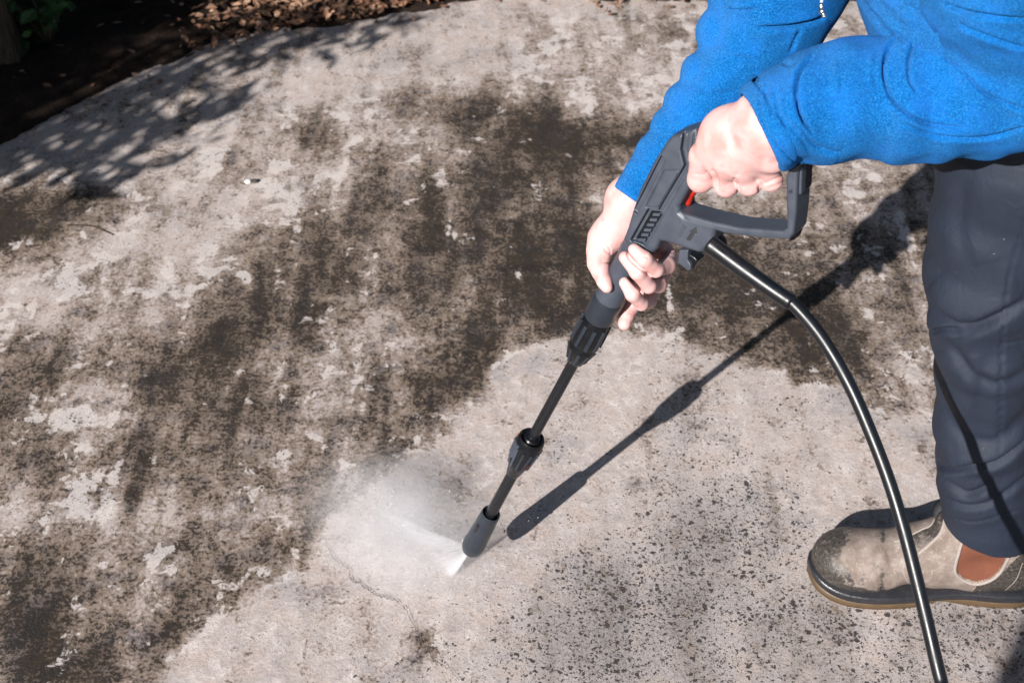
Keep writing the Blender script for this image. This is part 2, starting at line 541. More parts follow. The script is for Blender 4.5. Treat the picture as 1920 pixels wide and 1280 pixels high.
    h = t.math('ADD', h, t.math('MULTIPLY', t.math('MULTIPLY', moss, nC), 0.9))
    return t.bsdf(col, 0.88, t.bump(h, 0.55, 0.004), 0.25)

def edge_y(x):
    E = np.array(SLAB_EDGE)
    E = np.concatenate([[[-9, -6.0]], [[-2.0, 1.0]], E, [[9, 3.9]]])
    return np.interp(x, E[:, 0], E[:, 1])
def build_slab():
    xs = np.arange(-1.7, 2.1, 0.011); ys = np.arange(0.75, 3.6, 0.011)
    xs = np.concatenate([[-9, -6, -4, -2.6], xs, [2.6, 4, 6, 9]]); ys = np.concatenate([[-8, -5, -3, -1.5, -0.5, 0.2], ys, [4.0]])
    X, Y = np.meshgrid(xs, ys, indexing='ij')
    x, y = X.ravel(), Y.ravel()
    wob = 0.010 * vnoise(np.stack([x, y, 0 * x], 1), 3, 60) + 0.006 * vnoise(np.stack([x, y, 0 * x], 1), 4, 170)
    sd = poly_sd(x, y, WASHED) + wob
    washed = np.clip(0.5 - sd / 0.045, 0, 1); washed = washed * washed * (3 - 2 * washed)
    dirt = table(DIRT_ROWS, x, y)
    dirt = np.clip(0.46 + (dirt - 0.46) * 1.12, 0, 1.05)
    out = np.maximum(np.maximum(-1.25 - x, x - 1.25), np.maximum(1.02 - y, y - 3.15))
    ow = np.clip(out / 0.25, 0, 1)
    dirt = dirt * (1 - ow) + ow * (0.42 + 0.22 * vnoise(np.stack([x, y, 0 * x], 1), 19, 3.0))
    # one far pale clean fringe and a few shaped stains
    base = 0.06 + 0.10 * np.clip((x - 0.35) / 0.4, 0, 1) * np.clip((y - 1.45) / 0.3, 0, 1)
    dirt = dirt * (1 - washed) + base * washed
    for (cx, cy, rx, ry, amp) in STAINS:
        q = ((x - cx) / rx) ** 2 + ((y - cy) / ry) ** 2
        dirt += amp * np.exp(-q)
    pits = table(PIT_ROWS, x, y)
    z = 0.0025 * vnoise(np.stack([x, y, 0 * x], 1), 8, 7)
    z = z * np.clip((4.0 - np.abs(x)) / 2, 0, 1)
    dd = (y - edge_y(x)) * 0.8
    z = z - 0.11 * np.clip((dd - 0.03) / 0.06, 0, 1)
    V = np.stack([x, y, z], 1)
    nx, ny = X.shape
    i, j = np.meshgrid(np.arange(nx - 1), np.arange(ny - 1), indexing='ij')
    a = (i * ny + j).ravel()
    Q = np.stack([a, a + ny, a + ny + 1, a + 1], 1)
    o = new_mesh('concrete_slab', V, Q, m_concrete())
    for nm, val in (('dirt', dirt), ('pits', pits)):
        at_ = o.data.attributes.new(nm, 'FLOAT', 'POINT'); at_.data.foreach_set('value', val.astype(np.float32))
    tag(o, 'stained concrete slab, half washed pale and half dark with moss', kind='structure')
    return o
STAINS = [(-0.105, 1.165, 0.022, 0.020, 0.55), (-0.115, 1.185, 0.012, 0.012, 0.3), (-0.20, 1.19, 0.07, 0.05, 0.12), (0.02, 1.33, 0.05, 0.05, 0.05)]
slab = build_slab()

def ribbon(line, w, z, seed):
    r = np.random.default_rng(seed)
    P = smooth_path(line, 130)
    P = P + r.normal(size=P.shape) * 0.0012
    T = np.gradient(P, axis=0); T /= np.linalg.norm(T, axis=1)[:, None]
    N = np.stack([-T[:, 1], T[:, 0]], 1)
    ww = w * (0.35 + 0.9 * r.random(len(P))) * np.sin(np.linspace(0.15, 3.0, len(P)))
    V = np.concatenate([np.c_[P + N * ww[:, None], np.full(len(P), z)], np.c_[P - N * ww[:, None], np.full(len(P), z)]])
    n = len(P); i = np.arange(n - 1)
    return V, np.stack([i, i + n, i + n + 1, i + 1], 1)
m_crack = m_plain('crack_dark', (0.035, 0.028, 0.025), 0.95)
V, Q = ribbon(CRACK, 0.0008, 0.0032, 5)
cr = new_mesh('slab_crack', V, Q, m_crack)
tag(cr, 'thin dark wandering crack across the washed concrete', kind='structure')

# ------------------------------------------------------------------ soil beyond the slab and the wider ground
def m_soil():
    t = NT('dark_soil'); c = t.coord()
    n = t.noise(30, 8, 0.7, vec=c); n2 = t.noise(160, 6, 0.7, vec=c)
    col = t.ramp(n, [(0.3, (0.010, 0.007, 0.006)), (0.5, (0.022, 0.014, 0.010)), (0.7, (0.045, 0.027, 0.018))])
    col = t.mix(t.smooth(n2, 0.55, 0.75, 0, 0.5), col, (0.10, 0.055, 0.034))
    return t.bsdf(col, 0.95, t.bump(t.math('ADD', n, n2), 0.9, 0.012), 0.15)
M_SOIL = m_soil()
def m_earth():
    t = NT('far_ground'); c = t.coord()
    col = t.ramp(t.noise(0.6, 8, 0.6, vec=c), [(0.35, (0.05, 0.045, 0.03)), (0.6, (0.10, 0.10, 0.05))])
    return t.bsdf(col, 0.95, t.bump(t.noise(8, 6, vec=c), 0.8, 0.03), 0.1)
ring = [(-400, -400), (400, -400), (400, 400), (-400, 400)]
g = new_mesh('ground', [(x, y, -0.16) for x, y in ring], [(0, 1, 2, 3)], m_earth(), smooth=False)
tag(g, 'open ground around the slab', kind='structure')

xs = np.concatenate([np.arange(-9, -2.0, 0.12), np.arange(-2.0, 1.6, 0.018), np.arange(1.6, 9, 0.12)])
ts = np.concatenate([np.linspace(-0.16, 0.7, 64), np.linspace(0.72, 1.8, 40), np.linspace(1.9, 9, 30)])
X = np.repeat(xs[:, None], len(ts), 1); T = np.repeat(ts[None], len(xs), 0)
slope = np.gradient(edge_y(xs), xs); kk = 1 / np.sqrt(1 + slope ** 2)
Yv = edge_y(xs)[:, None] + T
dist = (T * kk[:, None]).ravel()
P2 = np.stack([X.ravel(), Yv.ravel(), 0 * dist], 1)
lump = 0.012 * vnoise(P2, 11, 16) + 0.009 * vnoise(P2, 12, 55) + 0.004 * vnoise(P2, 13, 150)
z = np.interp(dist + 0.03 * vnoise(P2, 14, 20), [-0.12, -0.02, 0.0, 0.03, 0.2, 1.0, 9], [-0.05, -0.012, 0.0, 0.012, 0.025, 0.02, 0.03]) + lump * np.clip((dist + 0.10) / 0.12, 0.0, 1)
V = np.stack([X.ravel(), Yv.ravel(), z], 1)
n2 = len(ts); i, j = np.meshgrid(np.arange(len(xs) - 1), np.arange(n2 - 1), indexing='ij'); a = (i * n2 + j).ravel()
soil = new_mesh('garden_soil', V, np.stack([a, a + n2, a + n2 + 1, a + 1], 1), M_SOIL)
tag(soil, 'dark garden soil bed along the edge of the slab', kind='structure')

# ---- leaves
def leaf_quads(P, size, r, tilt=1.0, slim=1.0):
    """folded leaf blades at points P: 6 vertices, 2 quads each"""
    n = len(P)
    d = r.normal(size=(n, 3)); d[:, 2] *= tilt; d /= np.linalg.norm(d, axis=1)[:, None]
    up = r.normal(size=(n, 3)) * 0.6 * tilt + np.array([0, 0, 1.0]); s = np.cross(d, up); s /= np.linalg.norm(s, axis=1)[:, None]
    nn = np.cross(s, d)
    L = (size * (0.6 + 0.8 * r.random(n)))[:, None]; W = slim * L * (0.22 + 0.14 * r.random(n))[:, None]
    curl = (L * (0.25 * r.random(n) - 0.05)[:, None])
    a = P - d * L * .5; b = P + d * L * .5 - nn * curl
    m1 = P - d * L * .12 + nn * curl * .3; m2 = P + d * L * .16 + nn * curl * .2
    V = np.stack([a, m1 + s * W, m2 + s * W * .9, b, m2 - s * W * .9, m1 - s * W], 1).reshape(-1, 3)
    q = np.arange(n)[:, None] * 6
    Q = np.concatenate([q + [0, 1, 2, 3], q + [0, 3, 4, 5]])
    return V, Q
def m_leaf(name, cols, trans=0.25, rough=0.55):
    t = NT(name)
    g_ = t.add('ShaderNodeNewGeometry')
    col = t.ramp(g_.outputs['Random Per Island'], [(i / (len(cols) - 1), c) for i, c in enumerate(cols)])
    col = t.mix(t.noise(60, 3, vec=t.coord()), col, (0.05, 0.04, 0.02), 'MULTIPLY') if False else col
    return t.bsdf(col, rough, t.bump(t.noise(90, 4, vec=t.coord()), 0.3, 0.002), 0.35)

# leaf litter on the soil: nobody could count it
n = 22000
lx = rng.uniform(-2.0, 1.0, n); lt = np.abs(rng.normal(0, 0.35, n)) - 0.015
lt[: n // 3] = rng.exponential(0.6, n // 3) - 0.02
m_ = 24000
lx = np.concatenate([lx, rng.uniform(1.0, 5.0, m_)]); lt = np.concatenate([lt, np.where(rng.random(m_) < 0.75, np.abs(rng.normal(0, 0.40, m_)) - 0.015, rng.exponential(0.7, m_))]); n = len(lx)
ly = edge_y(lx) + lt * np.sqrt(1 + np.interp(lx, xs, slope) ** 2)
keep = rng.random(n) < np.clip((lx + 0.74) / 0.22, 0.02, 1); lx, ly, lt = lx[keep], ly[keep], lt[keep]; n = len(lx)
lz = 0.018 + 0.012 * rng.random(n) + 0.01 * np.clip(lt / 0.05, -1, 1)
V, Q = leaf_quads(np.stack([lx, ly, lz], 1), 0.020, rng, 0.35)
V[:, 2] = np.maximum(V[:, 2], 0.002)
M_LITTER = m_leaf('dry_leaves', [(0.15, 0.070, 0.040), (0.24, 0.125, 0.075), (0.08, 0.042, 0.026), (0.34, 0.21, 0.14), (0.18, 0.084, 0.050)], rough=0.7)
lit = new_mesh('leaf_litter', V, Q, M_LITTER, smooth=False)
tag(lit, 'dry brown fallen leaves covering the soil beside the slab', kind='stuff')
# a few strays blown on to the slab edge
n = 26
ex = rng.uniform(-1.1, 0.5, n); ey = edge_y(ex) - np.abs(rng.normal(0, 0.05, n)) - 0.01
V, Q = leaf_quads(np.stack([ex, ey, np.full(n, 0.008)], 1), 0.016, rng, 0.2); V[:, 2] = np.maximum(V[:, 2], 0.0035)
tag(new_mesh('leaf_debris', V, Q, M_LITTER, smooth=False), 'crumbs of dry leaf blown on to the slab edge', kind='stuff')

# ------------------------------------------------------------------ trees and shrubs that throw the shade on the left
def m_bark():
    t = NT('bark'); c = t.coord()
    v = t.vmath('MULTIPLY', c, (1, 1, 0.18))
    n = t.noise(55, 8, 0.7, 0.6, vec=v)
    return t.bsdf(t.ramp(n, [(0.35, (0.025, 0.019, 0.015)), (0.6, (0.09, 0.07, 0.055))]), 0.95, t.bump(n, 1.0, 0.02), 0.1)
M_BARK = m_bark()
M_GREEN = m_leaf('evergreen_leaves', [(0.02, 0.045, 0.012), (0.04, 0.08, 0.02), (0.06, 0.10, 0.03), (0.03, 0.06, 0.02)])

def lift(px, py, h):
    """the place at height h whose shadow falls on the ground point seen at that pixel"""
    return ground_at(px, py) + SUN * (h / SUN[2])

def perp(S):
    return S[..., 0] * math.sin(SUN_AZ + math.pi) * 1.0 - S[..., 1] * math.cos(SUN_AZ + math.pi)

def shade_tree():
    S = ground_at(120, 110)
    C0 = S + SUN * (2.3 / SUN[2])
    base = np.array([C0[0] - 0.35, C0[1] - 0.1, -0.05])
    root = empty('evergreen_tree', base)
    tag(root, 'dense evergreen tree beside the slab throwing deep shade over the soil', 'tree')
    r = np.random.default_rng(21)
    parts = []
    P = np.array([base, base + (0.04, 0.05, 0.7), base + (0.16, 0.05, 1.6), base + (0.3, 0.1, 2.8), base + (0.38, 0.1, 4.2)])
    parts.append(tube(smooth_path(P, 30), np.linspace(0.13, 0.025, 30), 14))
    leaves, fine = [], []
    # boughs aimed at the parts of the ground that lie in shade
    edge1 = [(-420, 420), (-150, 330), (0, 262), (130, 196), (250, 130), (340, 84), (420, 40), (500, -5), (560, -50), (660, -120)]
    E = np.array([ground_at(*q) for q in edge1])
    sh = np.array([math.cos(SUN_AZ + math.pi), math.sin(SUN_AZ + math.pi), 0])
    across = np.array([-sh[1], sh[0], 0])
    for k in range(230):
        q = E[0] + (E[-1] - E[0]) * 0
        u = r.random() * (len(E) - 1.001); i = int(u); q = E[i] + (E[i + 1] - E[i]) * (u - i)
        inset = 0.11 + abs(r.normal(0, 0.5))
        h = r.uniform(1.3, 3.0)
        g0 = q + across * inset + sh * r.normal(0, 0.05)
        c = g0 + SUN * (h / SUN[2])
        rad = min(0.24, inset * 0.55)
        m = 46
        d = r.normal(size=(m, 3)); d /= np.linalg.norm(d, axis=1)[:, None]
        leaves.append(c + d * (rad * r.random(m) ** 0.5)[:, None])
        if k < 46:
            hub = base + np.array([0.3, 0.1, 0]) * min(1, c[2] / 2.8) + np.array([0, 0, c[2] * 0.72])
            mid = (hub + c) / 2 + r.normal(size=3) * 0.08
            parts.append(tube(smooth_path([hub, mid, c], 8), np.linspace(0.028, 0.006, 8), 6))
    # thick body of the crown
    for k in range(230):
        S2 = ground_at(r.uniform(-700, 420), r.uniform(-330, 40)) if k % 2 else ground_at(r.uniform(-900, 100), r.uniform(-100, 230))
        if perp(S2) > perp(ground_at(340, 84)) - 0.22: continue
        c = S2 + SUN * (r.uniform(1.1, 3.0) / SUN[2])
        m = 110
        d = r.normal(size=(m, 3)); d /= np.linalg.norm(d, axis=1)[:, None]
        leaves.append(c + d * (0.26 * r.random(m) ** 0.5)[:, None])
    # light sprays hanging over the slab: they dapple its edge
    for (px, py, h, n, rad) in DAPPLE:
        c = lift(px, py, h)
        d = r.normal(size=(n, 3)) * np.array([rad, rad, rad * 0.5]) * 1.35
        twig = [c + np.array([-0.25, -0.05, 0.10]), c + np.array([-0.1, 0, 0.03]), c + np.array([0.03, 0.0, -0.02])]
        fine.append(c + d)
        fine.append(twig[0] + (np.array(twig[2]) - twig[0]) * r.random((max(4, n // 4), 1)) + r.normal(size=(max(4, n // 4), 3)) * 0.015)
        parts.append(tube(smooth_path(twig, 6), np.linspace(0.006, 0.0025, 6), 6))
        hub = base + np.array([0.12, 0.05, max(0.8, h - 0.1)])
        parts.append(tube(smooth_path([hub, (hub + twig[0]) / 2 + r.normal(size=3) * 0.04, twig[0]], 8), np.linspace(0.016, 0.006, 8), 6))
    V, Q = merge(parts)
    adopt(new_mesh('trunk', V, Q, M_BARK), root)
    V, Q = leaf_quads(np.concatenate(leaves), 0.075, r, 0.9)
    V2, Q2 = leaf_quads(np.concatenate(fine), 0.048, r, 0.8, slim=0.62)
    V, Q = merge([(V, Q), (V2, Q2)])
    adopt(new_mesh('crown', V, Q, M_GREEN, smooth=False), root)
DAPPLE = [(20, 312, .9, 8, 0.03), (75, 285, .9, 10, 0.035), (110, 272, .9, 8, 0.03), (160, 258, .9, 12, 0.035), (205, 270, .85, 30, 0.045), (250, 248, .85, 30, 0.045), (120, 300, .8, 10, .03), (60, 318, .8, 8, .03),
          (235, 285, .8, 20, 0.04), (300, 235, .85, 13, 0.035), (345, 228, .85, 14, 0.03), (395, 212, .85, 12, 0.025), (440, 190, .9, 10, 0.02), (465, 180, .9, 7, 0.016), (320, 252, .8, 9, .025),
          (180, 320, .8, 10, 0.025), (200, 335, .8, 14, 0.028), (330, 168, .9, 10, 0.025), (365, 152, .9, 12, 0.025), (410, 134, .9, 13, 0.03), (455, 118, .9, 13, 0.028), (500, 104, .9, 12, 0.028),
          (555, 104, .9, 9, 0.022), (605, 90, .9, 10, 0.022), (655, 76, .9, 10, 0.022), (705, 62, .9, 9, 0.02), (755, 50, .95, 8, 0.02), (785, 42, .95, 6, 0.018),
          (540, 80, .95, 9, 0.025), (600, 66, .95, 9, 0.022), (660, 54, .95, 8, 0.02), (290, 185, .9, 9, 0.025), (240, 215, .9, 10, 0.03), (130, 245, .9, 8, 0.03), (40, 292, .9, 7, 0.03)]
shade_tree()

# low shrub in the shade at the far left, and the dark trunk beside it
def low_shrub(px, py, r_seed):
    b = ground_at(px, py)
    root = empty('low_shrub', (b[0], b[1], 0.02))
    tag(root, 'small leafy green shrub growing in the shaded soil', 'shrub')
    r = np.random.default_rng(r_seed)
    stems, pts = [], []
    for k in range(16):
        a = r.random() * 6.28; L = r.uniform(0.10, 0.24); lean = r.uniform(0.3, 0.9)
        e = b + np.array([math.cos(a) * L * lean, math.sin(a) * L * lean, 0.03 + L])
        s = smooth_path([b + (0, 0, 0.01), (b + e) / 2 + (0, 0, 0.04), e], 7)
        stems.append(tube(s, np.linspace(0.004, 0.0015, 7), 6))
        for q in s[2:]:
            pts.append(q + r.normal(size=(5, 3)) * 0.022)
    V, Q = merge(stems); adopt(new_mesh('stem', V, Q, M_BARK), root)
    V, Q = leaf_quads(np.concatenate(pts), 0.034, r, 0.6); adopt(new_mesh('foliage', V, Q, m_leaf('shrub_leaves', [(0.015, 0.04, 0.012), (0.03, 0.075, 0.022), (0.02, 0.055, 0.02)]), smooth=False), root)
low_shrub(95, 95, 31)
b = ground_at(-20, 120)
root = empty('tree_trunk', (b[0], b[1], -0.02))
tag(root, 'dark tree trunk in deep shade at the far left of the soil', 'tree')
r = np.random.default_rng(5)
P = np.array([b + (0, 0, -0.04), b + (-0.005, 0, 0.05), b + (-0.02, 0.02, 0.5), b + (-0.05, 0.0, 1.3), b + (-0.02, 0.1, 2.6)])
V, Q = tube(smooth_path(P, 40), np.concatenate([np.linspace(0.13, 0.09, 8), np.linspace(0.088, 0.04, 32)]), 22)
V += (normals_of(V, Q) * (0.006 * vnoise(V * [1, 1, 0.25], 3, 90))[:, None])
adopt(new_mesh('trunk', V, Q, M_BARK), root)
pts = [b + np.array([-0.02, 0.1, 2.7]) + r.normal(size=(700, 3)) * [0.35, 0.35, 0.3]]
V, Q = leaf_quads(np.concatenate(pts), 0.08, r, 0.9); adopt(new_mesh('crown', V, Q, M_GREEN, smooth=False), root)

# small loose things on the slab
def twig(px0, px1, label, rad):
    a, c = ground_at(*px0), ground_at(*px1); m = (a + c) / 2 + (0, 0.012, 0)
    a[2] = c[2] = m[2] = rad + 0.001
    V, Q = tube(smooth_path([a, m, c], 14), np.linspace(rad, rad * 0.5, 14), 7)
    o = new_mesh('twig', V, Q, M_BARK); tag(o, label, 'twig')
twig((128, 425), (214, 443), 'thin dark twig lying on the concrete by the dark moss stain', 0.0022)
def pebble(px, py, s, label, col, seed):
    c = ground_at(px, py) + (0, 0, s * 0.6)
    V, Q = sdf_mesh([ellipsoid(c, (s, s * 0.8, s * 0.62), 0), ellipsoid(c + np.array([s * .3, 0, 0]), (s * .7, s * .6, s * .5), 0.002)], s / 5)
    V = V + (normals_of(V, Q) * (s * 0.1 * vnoise(V, seed, 1.3 / s))[:, None])
    tag(new_mesh('pebble', V, Q, m_plain('pebble_stone', col, 0.8, 0.3, 200)), label, 'pebble')
pebble(465, 344, 0.006, 'white pebble lying on the slab below the leaf shadows', (0.75, 0.72, 0.68), 1)
pebble(478, 343, 0.007, 'dark chip of stone right beside the white pebble', (0.03, 0.025, 0.025), 2)

# made-up tree behind the camera: its trunk shadow stands in for the photographer's
def photographer_shadow_tree():
    b = np.array([-0.565, -0.96, -0.05])
    root = empty('shadow_stand_in_tree', b)
    tag(root, 'unseen tree added in place of the photographer to cast a shadow by the boot', 'tree')
    r = np.random.default_rng(8)
    P = np.array([b, b + (0, 0.01, 0.8), b + (-0.02, 0, 1.9), b + (0.0, -0.05, 4.6)])
    tr = [tube(smooth_path(P, 24), np.linspace(0.15, 0.07, 24), 16)]
    pts = []
    for k in range(26):
        a = r.random() * 6.28; h = r.uniform(4.2, 5.6); L = r.uniform(0.3, 0.9)
        e = b + np.array([math.cos(a) * L, math.sin(a) * L, h + 0.3]); s = np.linspace(b + (0, 0, min(4.6, h - 0.2)), e, 6)
        tr.append(tube(s, np.linspace(0.03, 0.008, 6), 6)); pts.append(e + r.normal(size=(90, 3)) * 0.2)
    V, Q = merge(tr); adopt(new_mesh('trunk', V, Q, M_BARK), root)
    V, Q = leaf_quads(np.concatenate(pts), 0.09, r, 0.9); adopt(new_mesh('crown', V, Q, M_GREEN, smooth=False), root)
photographer_shadow_tree()

# leaf screen added out of view beyond the soil bed to block sky light
def sky_screen_hedge():
    root = empty('sky_screen_hedge', (-2.4, 3.9, 0))
    tag(root, 'unseen tall leaf screen added beyond the soil bed to block the sky', 'sky_screen_hedge')
    r = np.random.default_rng(61)
    n = 9000
    u = r.random(n)
    P = np.stack([-5.5 + 5.6 * u, 3.75 + 0.35 * u + 0.25 * r.normal(size=n), 0.02 + 2.9 * r.random(n)], 1)
    st = []
    for k in range(14):
        b_ = np.array([-5.3 + 0.4 * k, 3.95 + 0.02 * k, -0.05])
        st.append(tube(smooth_path([b_, b_ + (0.03, 0.02, 1.2), b_ + (0.0, -0.03, 2.6)], 10), np.linspace(0.035, 0.01, 10), 8))
    V, Q = merge(st); adopt(new_mesh('stem', V, Q, M_BARK), root)
    V, Q = leaf_quads(P, 0.13, r, 0.9); adopt(new_mesh('foliage', V, Q, M_GREEN, smooth=False), root)
sky_screen_hedge()

# unseen tree added over the soil bed: its boughs keep sky light off
def sky_cover_tree():
    b = np.array([-1.75, 3.35, -0.05])
    root = empty('added_sky_cover', b)
    tag(root, 'unseen tree added so that its boughs block the sky over the soil bed', 'tree')
    r = np.random.default_rng(91)
    tr = [tube(smooth_path([b, b + (0.03, -0.02, 0.9), b + (0.1, -0.1, 2.2), b + (0.15, -0.1, 3.0)], 24), np.linspace(0.16, 0.06, 24), 14)]
    pts = []
    for k in range(70):
        e = np.array([r.uniform(-3.4, 0.1), r.uniform(1.5, 4.0), r.uniform(2.0, 3.3)])
        if e[2] < 2.3 and e[1] < 1.9: e[2] += 0.4
        h0 = b + (0.1, -0.08, 1.7 + 0.9 * r.random())
        tr.append(tube(smooth_path([h0, (h0 + e) / 2 + (0, 0, 0.12), e], 8), np.linspace(0.035, 0.006, 8), 6))
        pts.append(e + r.normal(size=(95, 3)) * [0.26, 0.26, 0.10])
    V, Q = merge(tr); adopt(new_mesh('trunk', V, Q, M_BARK), root)
    V, Q = leaf_quads(np.concatenate(pts), 0.13, r, 0.5); adopt(new_mesh('crown', V, Q, M_GREEN, smooth=False), root)
sky_cover_tree()

# ------------------------------------------------------------------ the spray gun with its lance
AX_G, AX_T = ground_at(857.7, 1077), at(1314, 245, 1.40)      # where the jet meets the ground / rear end of the gun
AX = (AX_T - AX_G) / np.linalg.norm(AX_T - AX_G)              # pointing back up the gun
_mid = at(1250, 360, 1.45)
c0 = CAM - _mid; c0 = c0 - AX * (c0 @ AX); c0 /= np.linalg.norm(c0)
b0 = np.cross(AX, c0)
if b0 @ RGT < 0: b0 = -b0
_tw = math.radians(16)
GB = b0 * math.cos(_tw) + c0 * math.sin(_tw)                  # towards the handle
GC = c0 * math.cos(_tw) - b0 * math.sin(_tw)                  # towards the viewer's side of the gun
GO = AX_G + AX * ((_mid - AX_G) @ AX)
def axis_s(py):
    """distance along the gun axis (from GO) seen at photo row py"""
    px = 1031.7 - 0.549 * (py - 760); r = ray(px, py)
    A = np.stack([AX, -r], 1); s = np.linalg.lstsq(A, CAM - GO, rcond=None)[0]
    return s[0]
def axp(py): return GO + AX * axis_s(py)
def gun_at(px, py, w=0.0):
    """point of the gun's own plane (offset w towards the viewer)"""
    r = ray(px, py); o = GO + GC * w
    return CAM + r * (((o - CAM) @ GC) / (r @ GC))
def gun_uv(pts, w=0.0):
    out = []
    for q in pts:
        d = gun_at(q[0], q[1], w) - GO
        out.append((d @ GB, d @ AX))
    return np.array(out)
def gun_world(V): return GO + V[:, :1] * GB + V[:, 1:2] * AX + V[:, 2:3] * GC
def px_r(py, rp):
    P = axp(py); return rp * ((P - CAM) @ FWD) / F_PX

def slab_prim(poly, w0, w1, r, k=0.0, op='u'):
    """extruded outline in gun coordinates, edges rounded by r"""
    poly = np.asarray(poly); lo = poly.min(0); hi = poly.max(0); h = (w1 - w0) / 2; m = (w1 + w0) / 2
    def fn(P):
        d2 = poly_sd(P[:, :, 0, 0], P[:, :, 0, 1], poly) + r
        a = d2[:, :, None]; b = np.abs(P[..., 2] - m) - h + r
        return np.minimum(np.maximum(a, b), 0) + np.hypot(np.maximum(a, 0), np.maximum(b, 0)) - r
    return (op, fn, np.array([lo[0], lo[1], w0]), np.array([hi[0], hi[1], w1]), k)
def groove_prim(line, halfw, w_face, depth):
    line = np.asarray(line); lo = line.min(0) - halfw; hi = line.max(0) + halfw
    def fn(P):
        d, _ = line_dist(P[:, :, 0, 0], P[:, :, 0, 1], line)
        return np.maximum(d[:, :, None] - halfw, (w_face - depth) - P[..., 2])
    return ('s', fn, np.array([lo[0], lo[1], w_face - depth]), np.array([hi[0], hi[1], w_face + 0.01]), 0.0008)

M_GUN = m_plastic('gun_grey_plastic', (0.036, 0.043, 0.059), 0.44, 0.14)
M_BLK = m_plastic('black_plastic', (0.0042, 0.0047, 0.0062), 0.25, 0.08, 0.35)
M_DARK = m_plastic('dark_ring_plastic', (0.014, 0.018, 0.026), 0.32, 0.08)
M_RED = m_plastic('red_trigger_plastic', (0.30, 0.014, 0.006), 0.4, 0.05)
M_MARK = m_plastic('dull_red_mark', (0.16, 0.014, 0.010), 0.45, 0.05)
M_TUBE = m_plastic('lance_tube_coat', (0.006, 0.007, 0.009), 0.22, 0.05)

gun = empty('spray_gun', GO)
tag(gun, 'black pressure washer gun with D handle, red trigger and short lance', 'spray gun')
HW = 0.0165
body_px = [(1175, 428), (1186, 391), (1199, 354), (1224, 305), (1247, 268), (1258, 256), (1289, 246), (1303, 242), (1309, 262), (1310, 300), (1300, 338), (1272, 389), (1273, 399), (1282, 407),
           (1345, 424), (1340, 434), (1335, 455), (1318, 472), (1308, 475), (1246, 455), (1236, 454), (1230, 468), (1221, 478), (1212, 478), (1166, 452)]
low_px = [(1274, 400), (1333, 417), (1383, 428), (1466, 434), (1474, 428), (1472, 336), (1478, 318), (1496, 310), (1494, 330), (1491, 400), (1486, 440), (1478, 451), (1419, 447), (1358, 439), (1336, 432), (1300, 425)]
grip_px = [(1300, 268), (1400, 282), (1500, 296), (1494, 330), (1400, 326), (1300, 324)]
FW = HW
uv = lambda pts: gun_uv(pts, FW)
prims = [slab_prim(uv(body_px), -0.020, FW, 0.0050),
         slab_prim(uv(low_px), -0.016, FW - 0.0008, 0.0030, 0.002),
         slab_prim(uv(grip_px), -0.013, 0.013, 0.0110, 0.004)]
# barrel under the front hand
GL = lambda py, off=0.0: np.array([off, axis_s(py), 0.0])
prims += [cone(GL(415), GL(470), px_r(415, 22), px_r(470, 28), 0.006), cone(GL(470), GL(560), px_r(470, 27), px_r(560, 28), 0.004)]
# shell joint, ribs bay, long trough, label panel
joint = [(1281, 247), (1281, 262), (1278, 282), (1285, 312), (1238, 391), (1235, 397), (1216, 395), (1185, 450)]
bay = [(1235, 398), (1216, 396), (1186, 450), (1206, 459), (1240, 404)]
trough = [(1239, 291), (1247, 302), (1193, 402), (1186, 396)]
panel = [(1245, 321), (1272.5, 320), (1269, 331), (1233, 391), (1211, 388), (1245, 321)]
strip = [(1287, 313), (1240, 392), (1240, 402), (1206, 460), (1212, 461), (1288, 326)]
prims += [groove_prim(uv(joint), 0.0019, FW, 0.0060), groove_prim(uv(panel), 0.0006, FW, 0.0016)]
def pocket(poly, depth, r=0.0):
    poly = uv(poly); lo = poly.min(0); hi = poly.max(0)
    def fn(P):
        return np.maximum(poly_sd(P[:, :, 0, 0], P[:, :, 0, 1], poly)[:, :, None], (FW - depth) - P[..., 2])
    return ('s', fn, np.array([lo[0], lo[1], FW - depth]), np.array([hi[0], hi[1], FW + 0.01]), 0.0008)
prims += [pocket(bay, 0.0045), pocket(trough, 0.0045), pocket(strip, 0.0022)]
# upper-rear seam lines
prims += [groove_prim(uv([(1289, 246), (1289, 262), (1287, 280), (1291, 300)]), 0.0006, FW, 0.0012), groove_prim(uv([(1301, 244), (1300, 262), (1297, 285)]), 0.0009, FW, 0.002)]
D, lo, h = sdf_grid(prims, 0.00075)
V, Q = surface_nets(D, lo, h)
V = relax(V, Q, 1, 0.35)
shell = adopt(new_mesh('shell', gun_world(V), Q, M_GUN), gun)
if np.linalg.det(np.stack([GB, AX, GC])) < 0:
    shell.data.flip_normals()

def gun_part(name, prims, h, mat, label=None, parent=None):
    V, Q = sdf_mesh(prims, h)
    V = relax(V, Q, 1, 0.3)
    o = new_mesh(name, gun_world(V), Q, mat, label=label)
    if np.linalg.det(np.stack([GB, AX, GC])) < 0: o.data.flip_normals()
    if parent is None: adopt(o, gun)
    else: o.parent = parent; o.matrix_parent_inverse = parent.matrix_world.inverted()
    return o
gun_part('bay_shade_plate', [slab_prim(uv([(1234, 400), (1218, 398), (1189, 449), (1205, 456), (1238, 405)]), FW - 0.006, FW - 0.0036, 0.0002)], 0.0007, M_BLK)  # black plate added to deepen the shade in the recessed bay
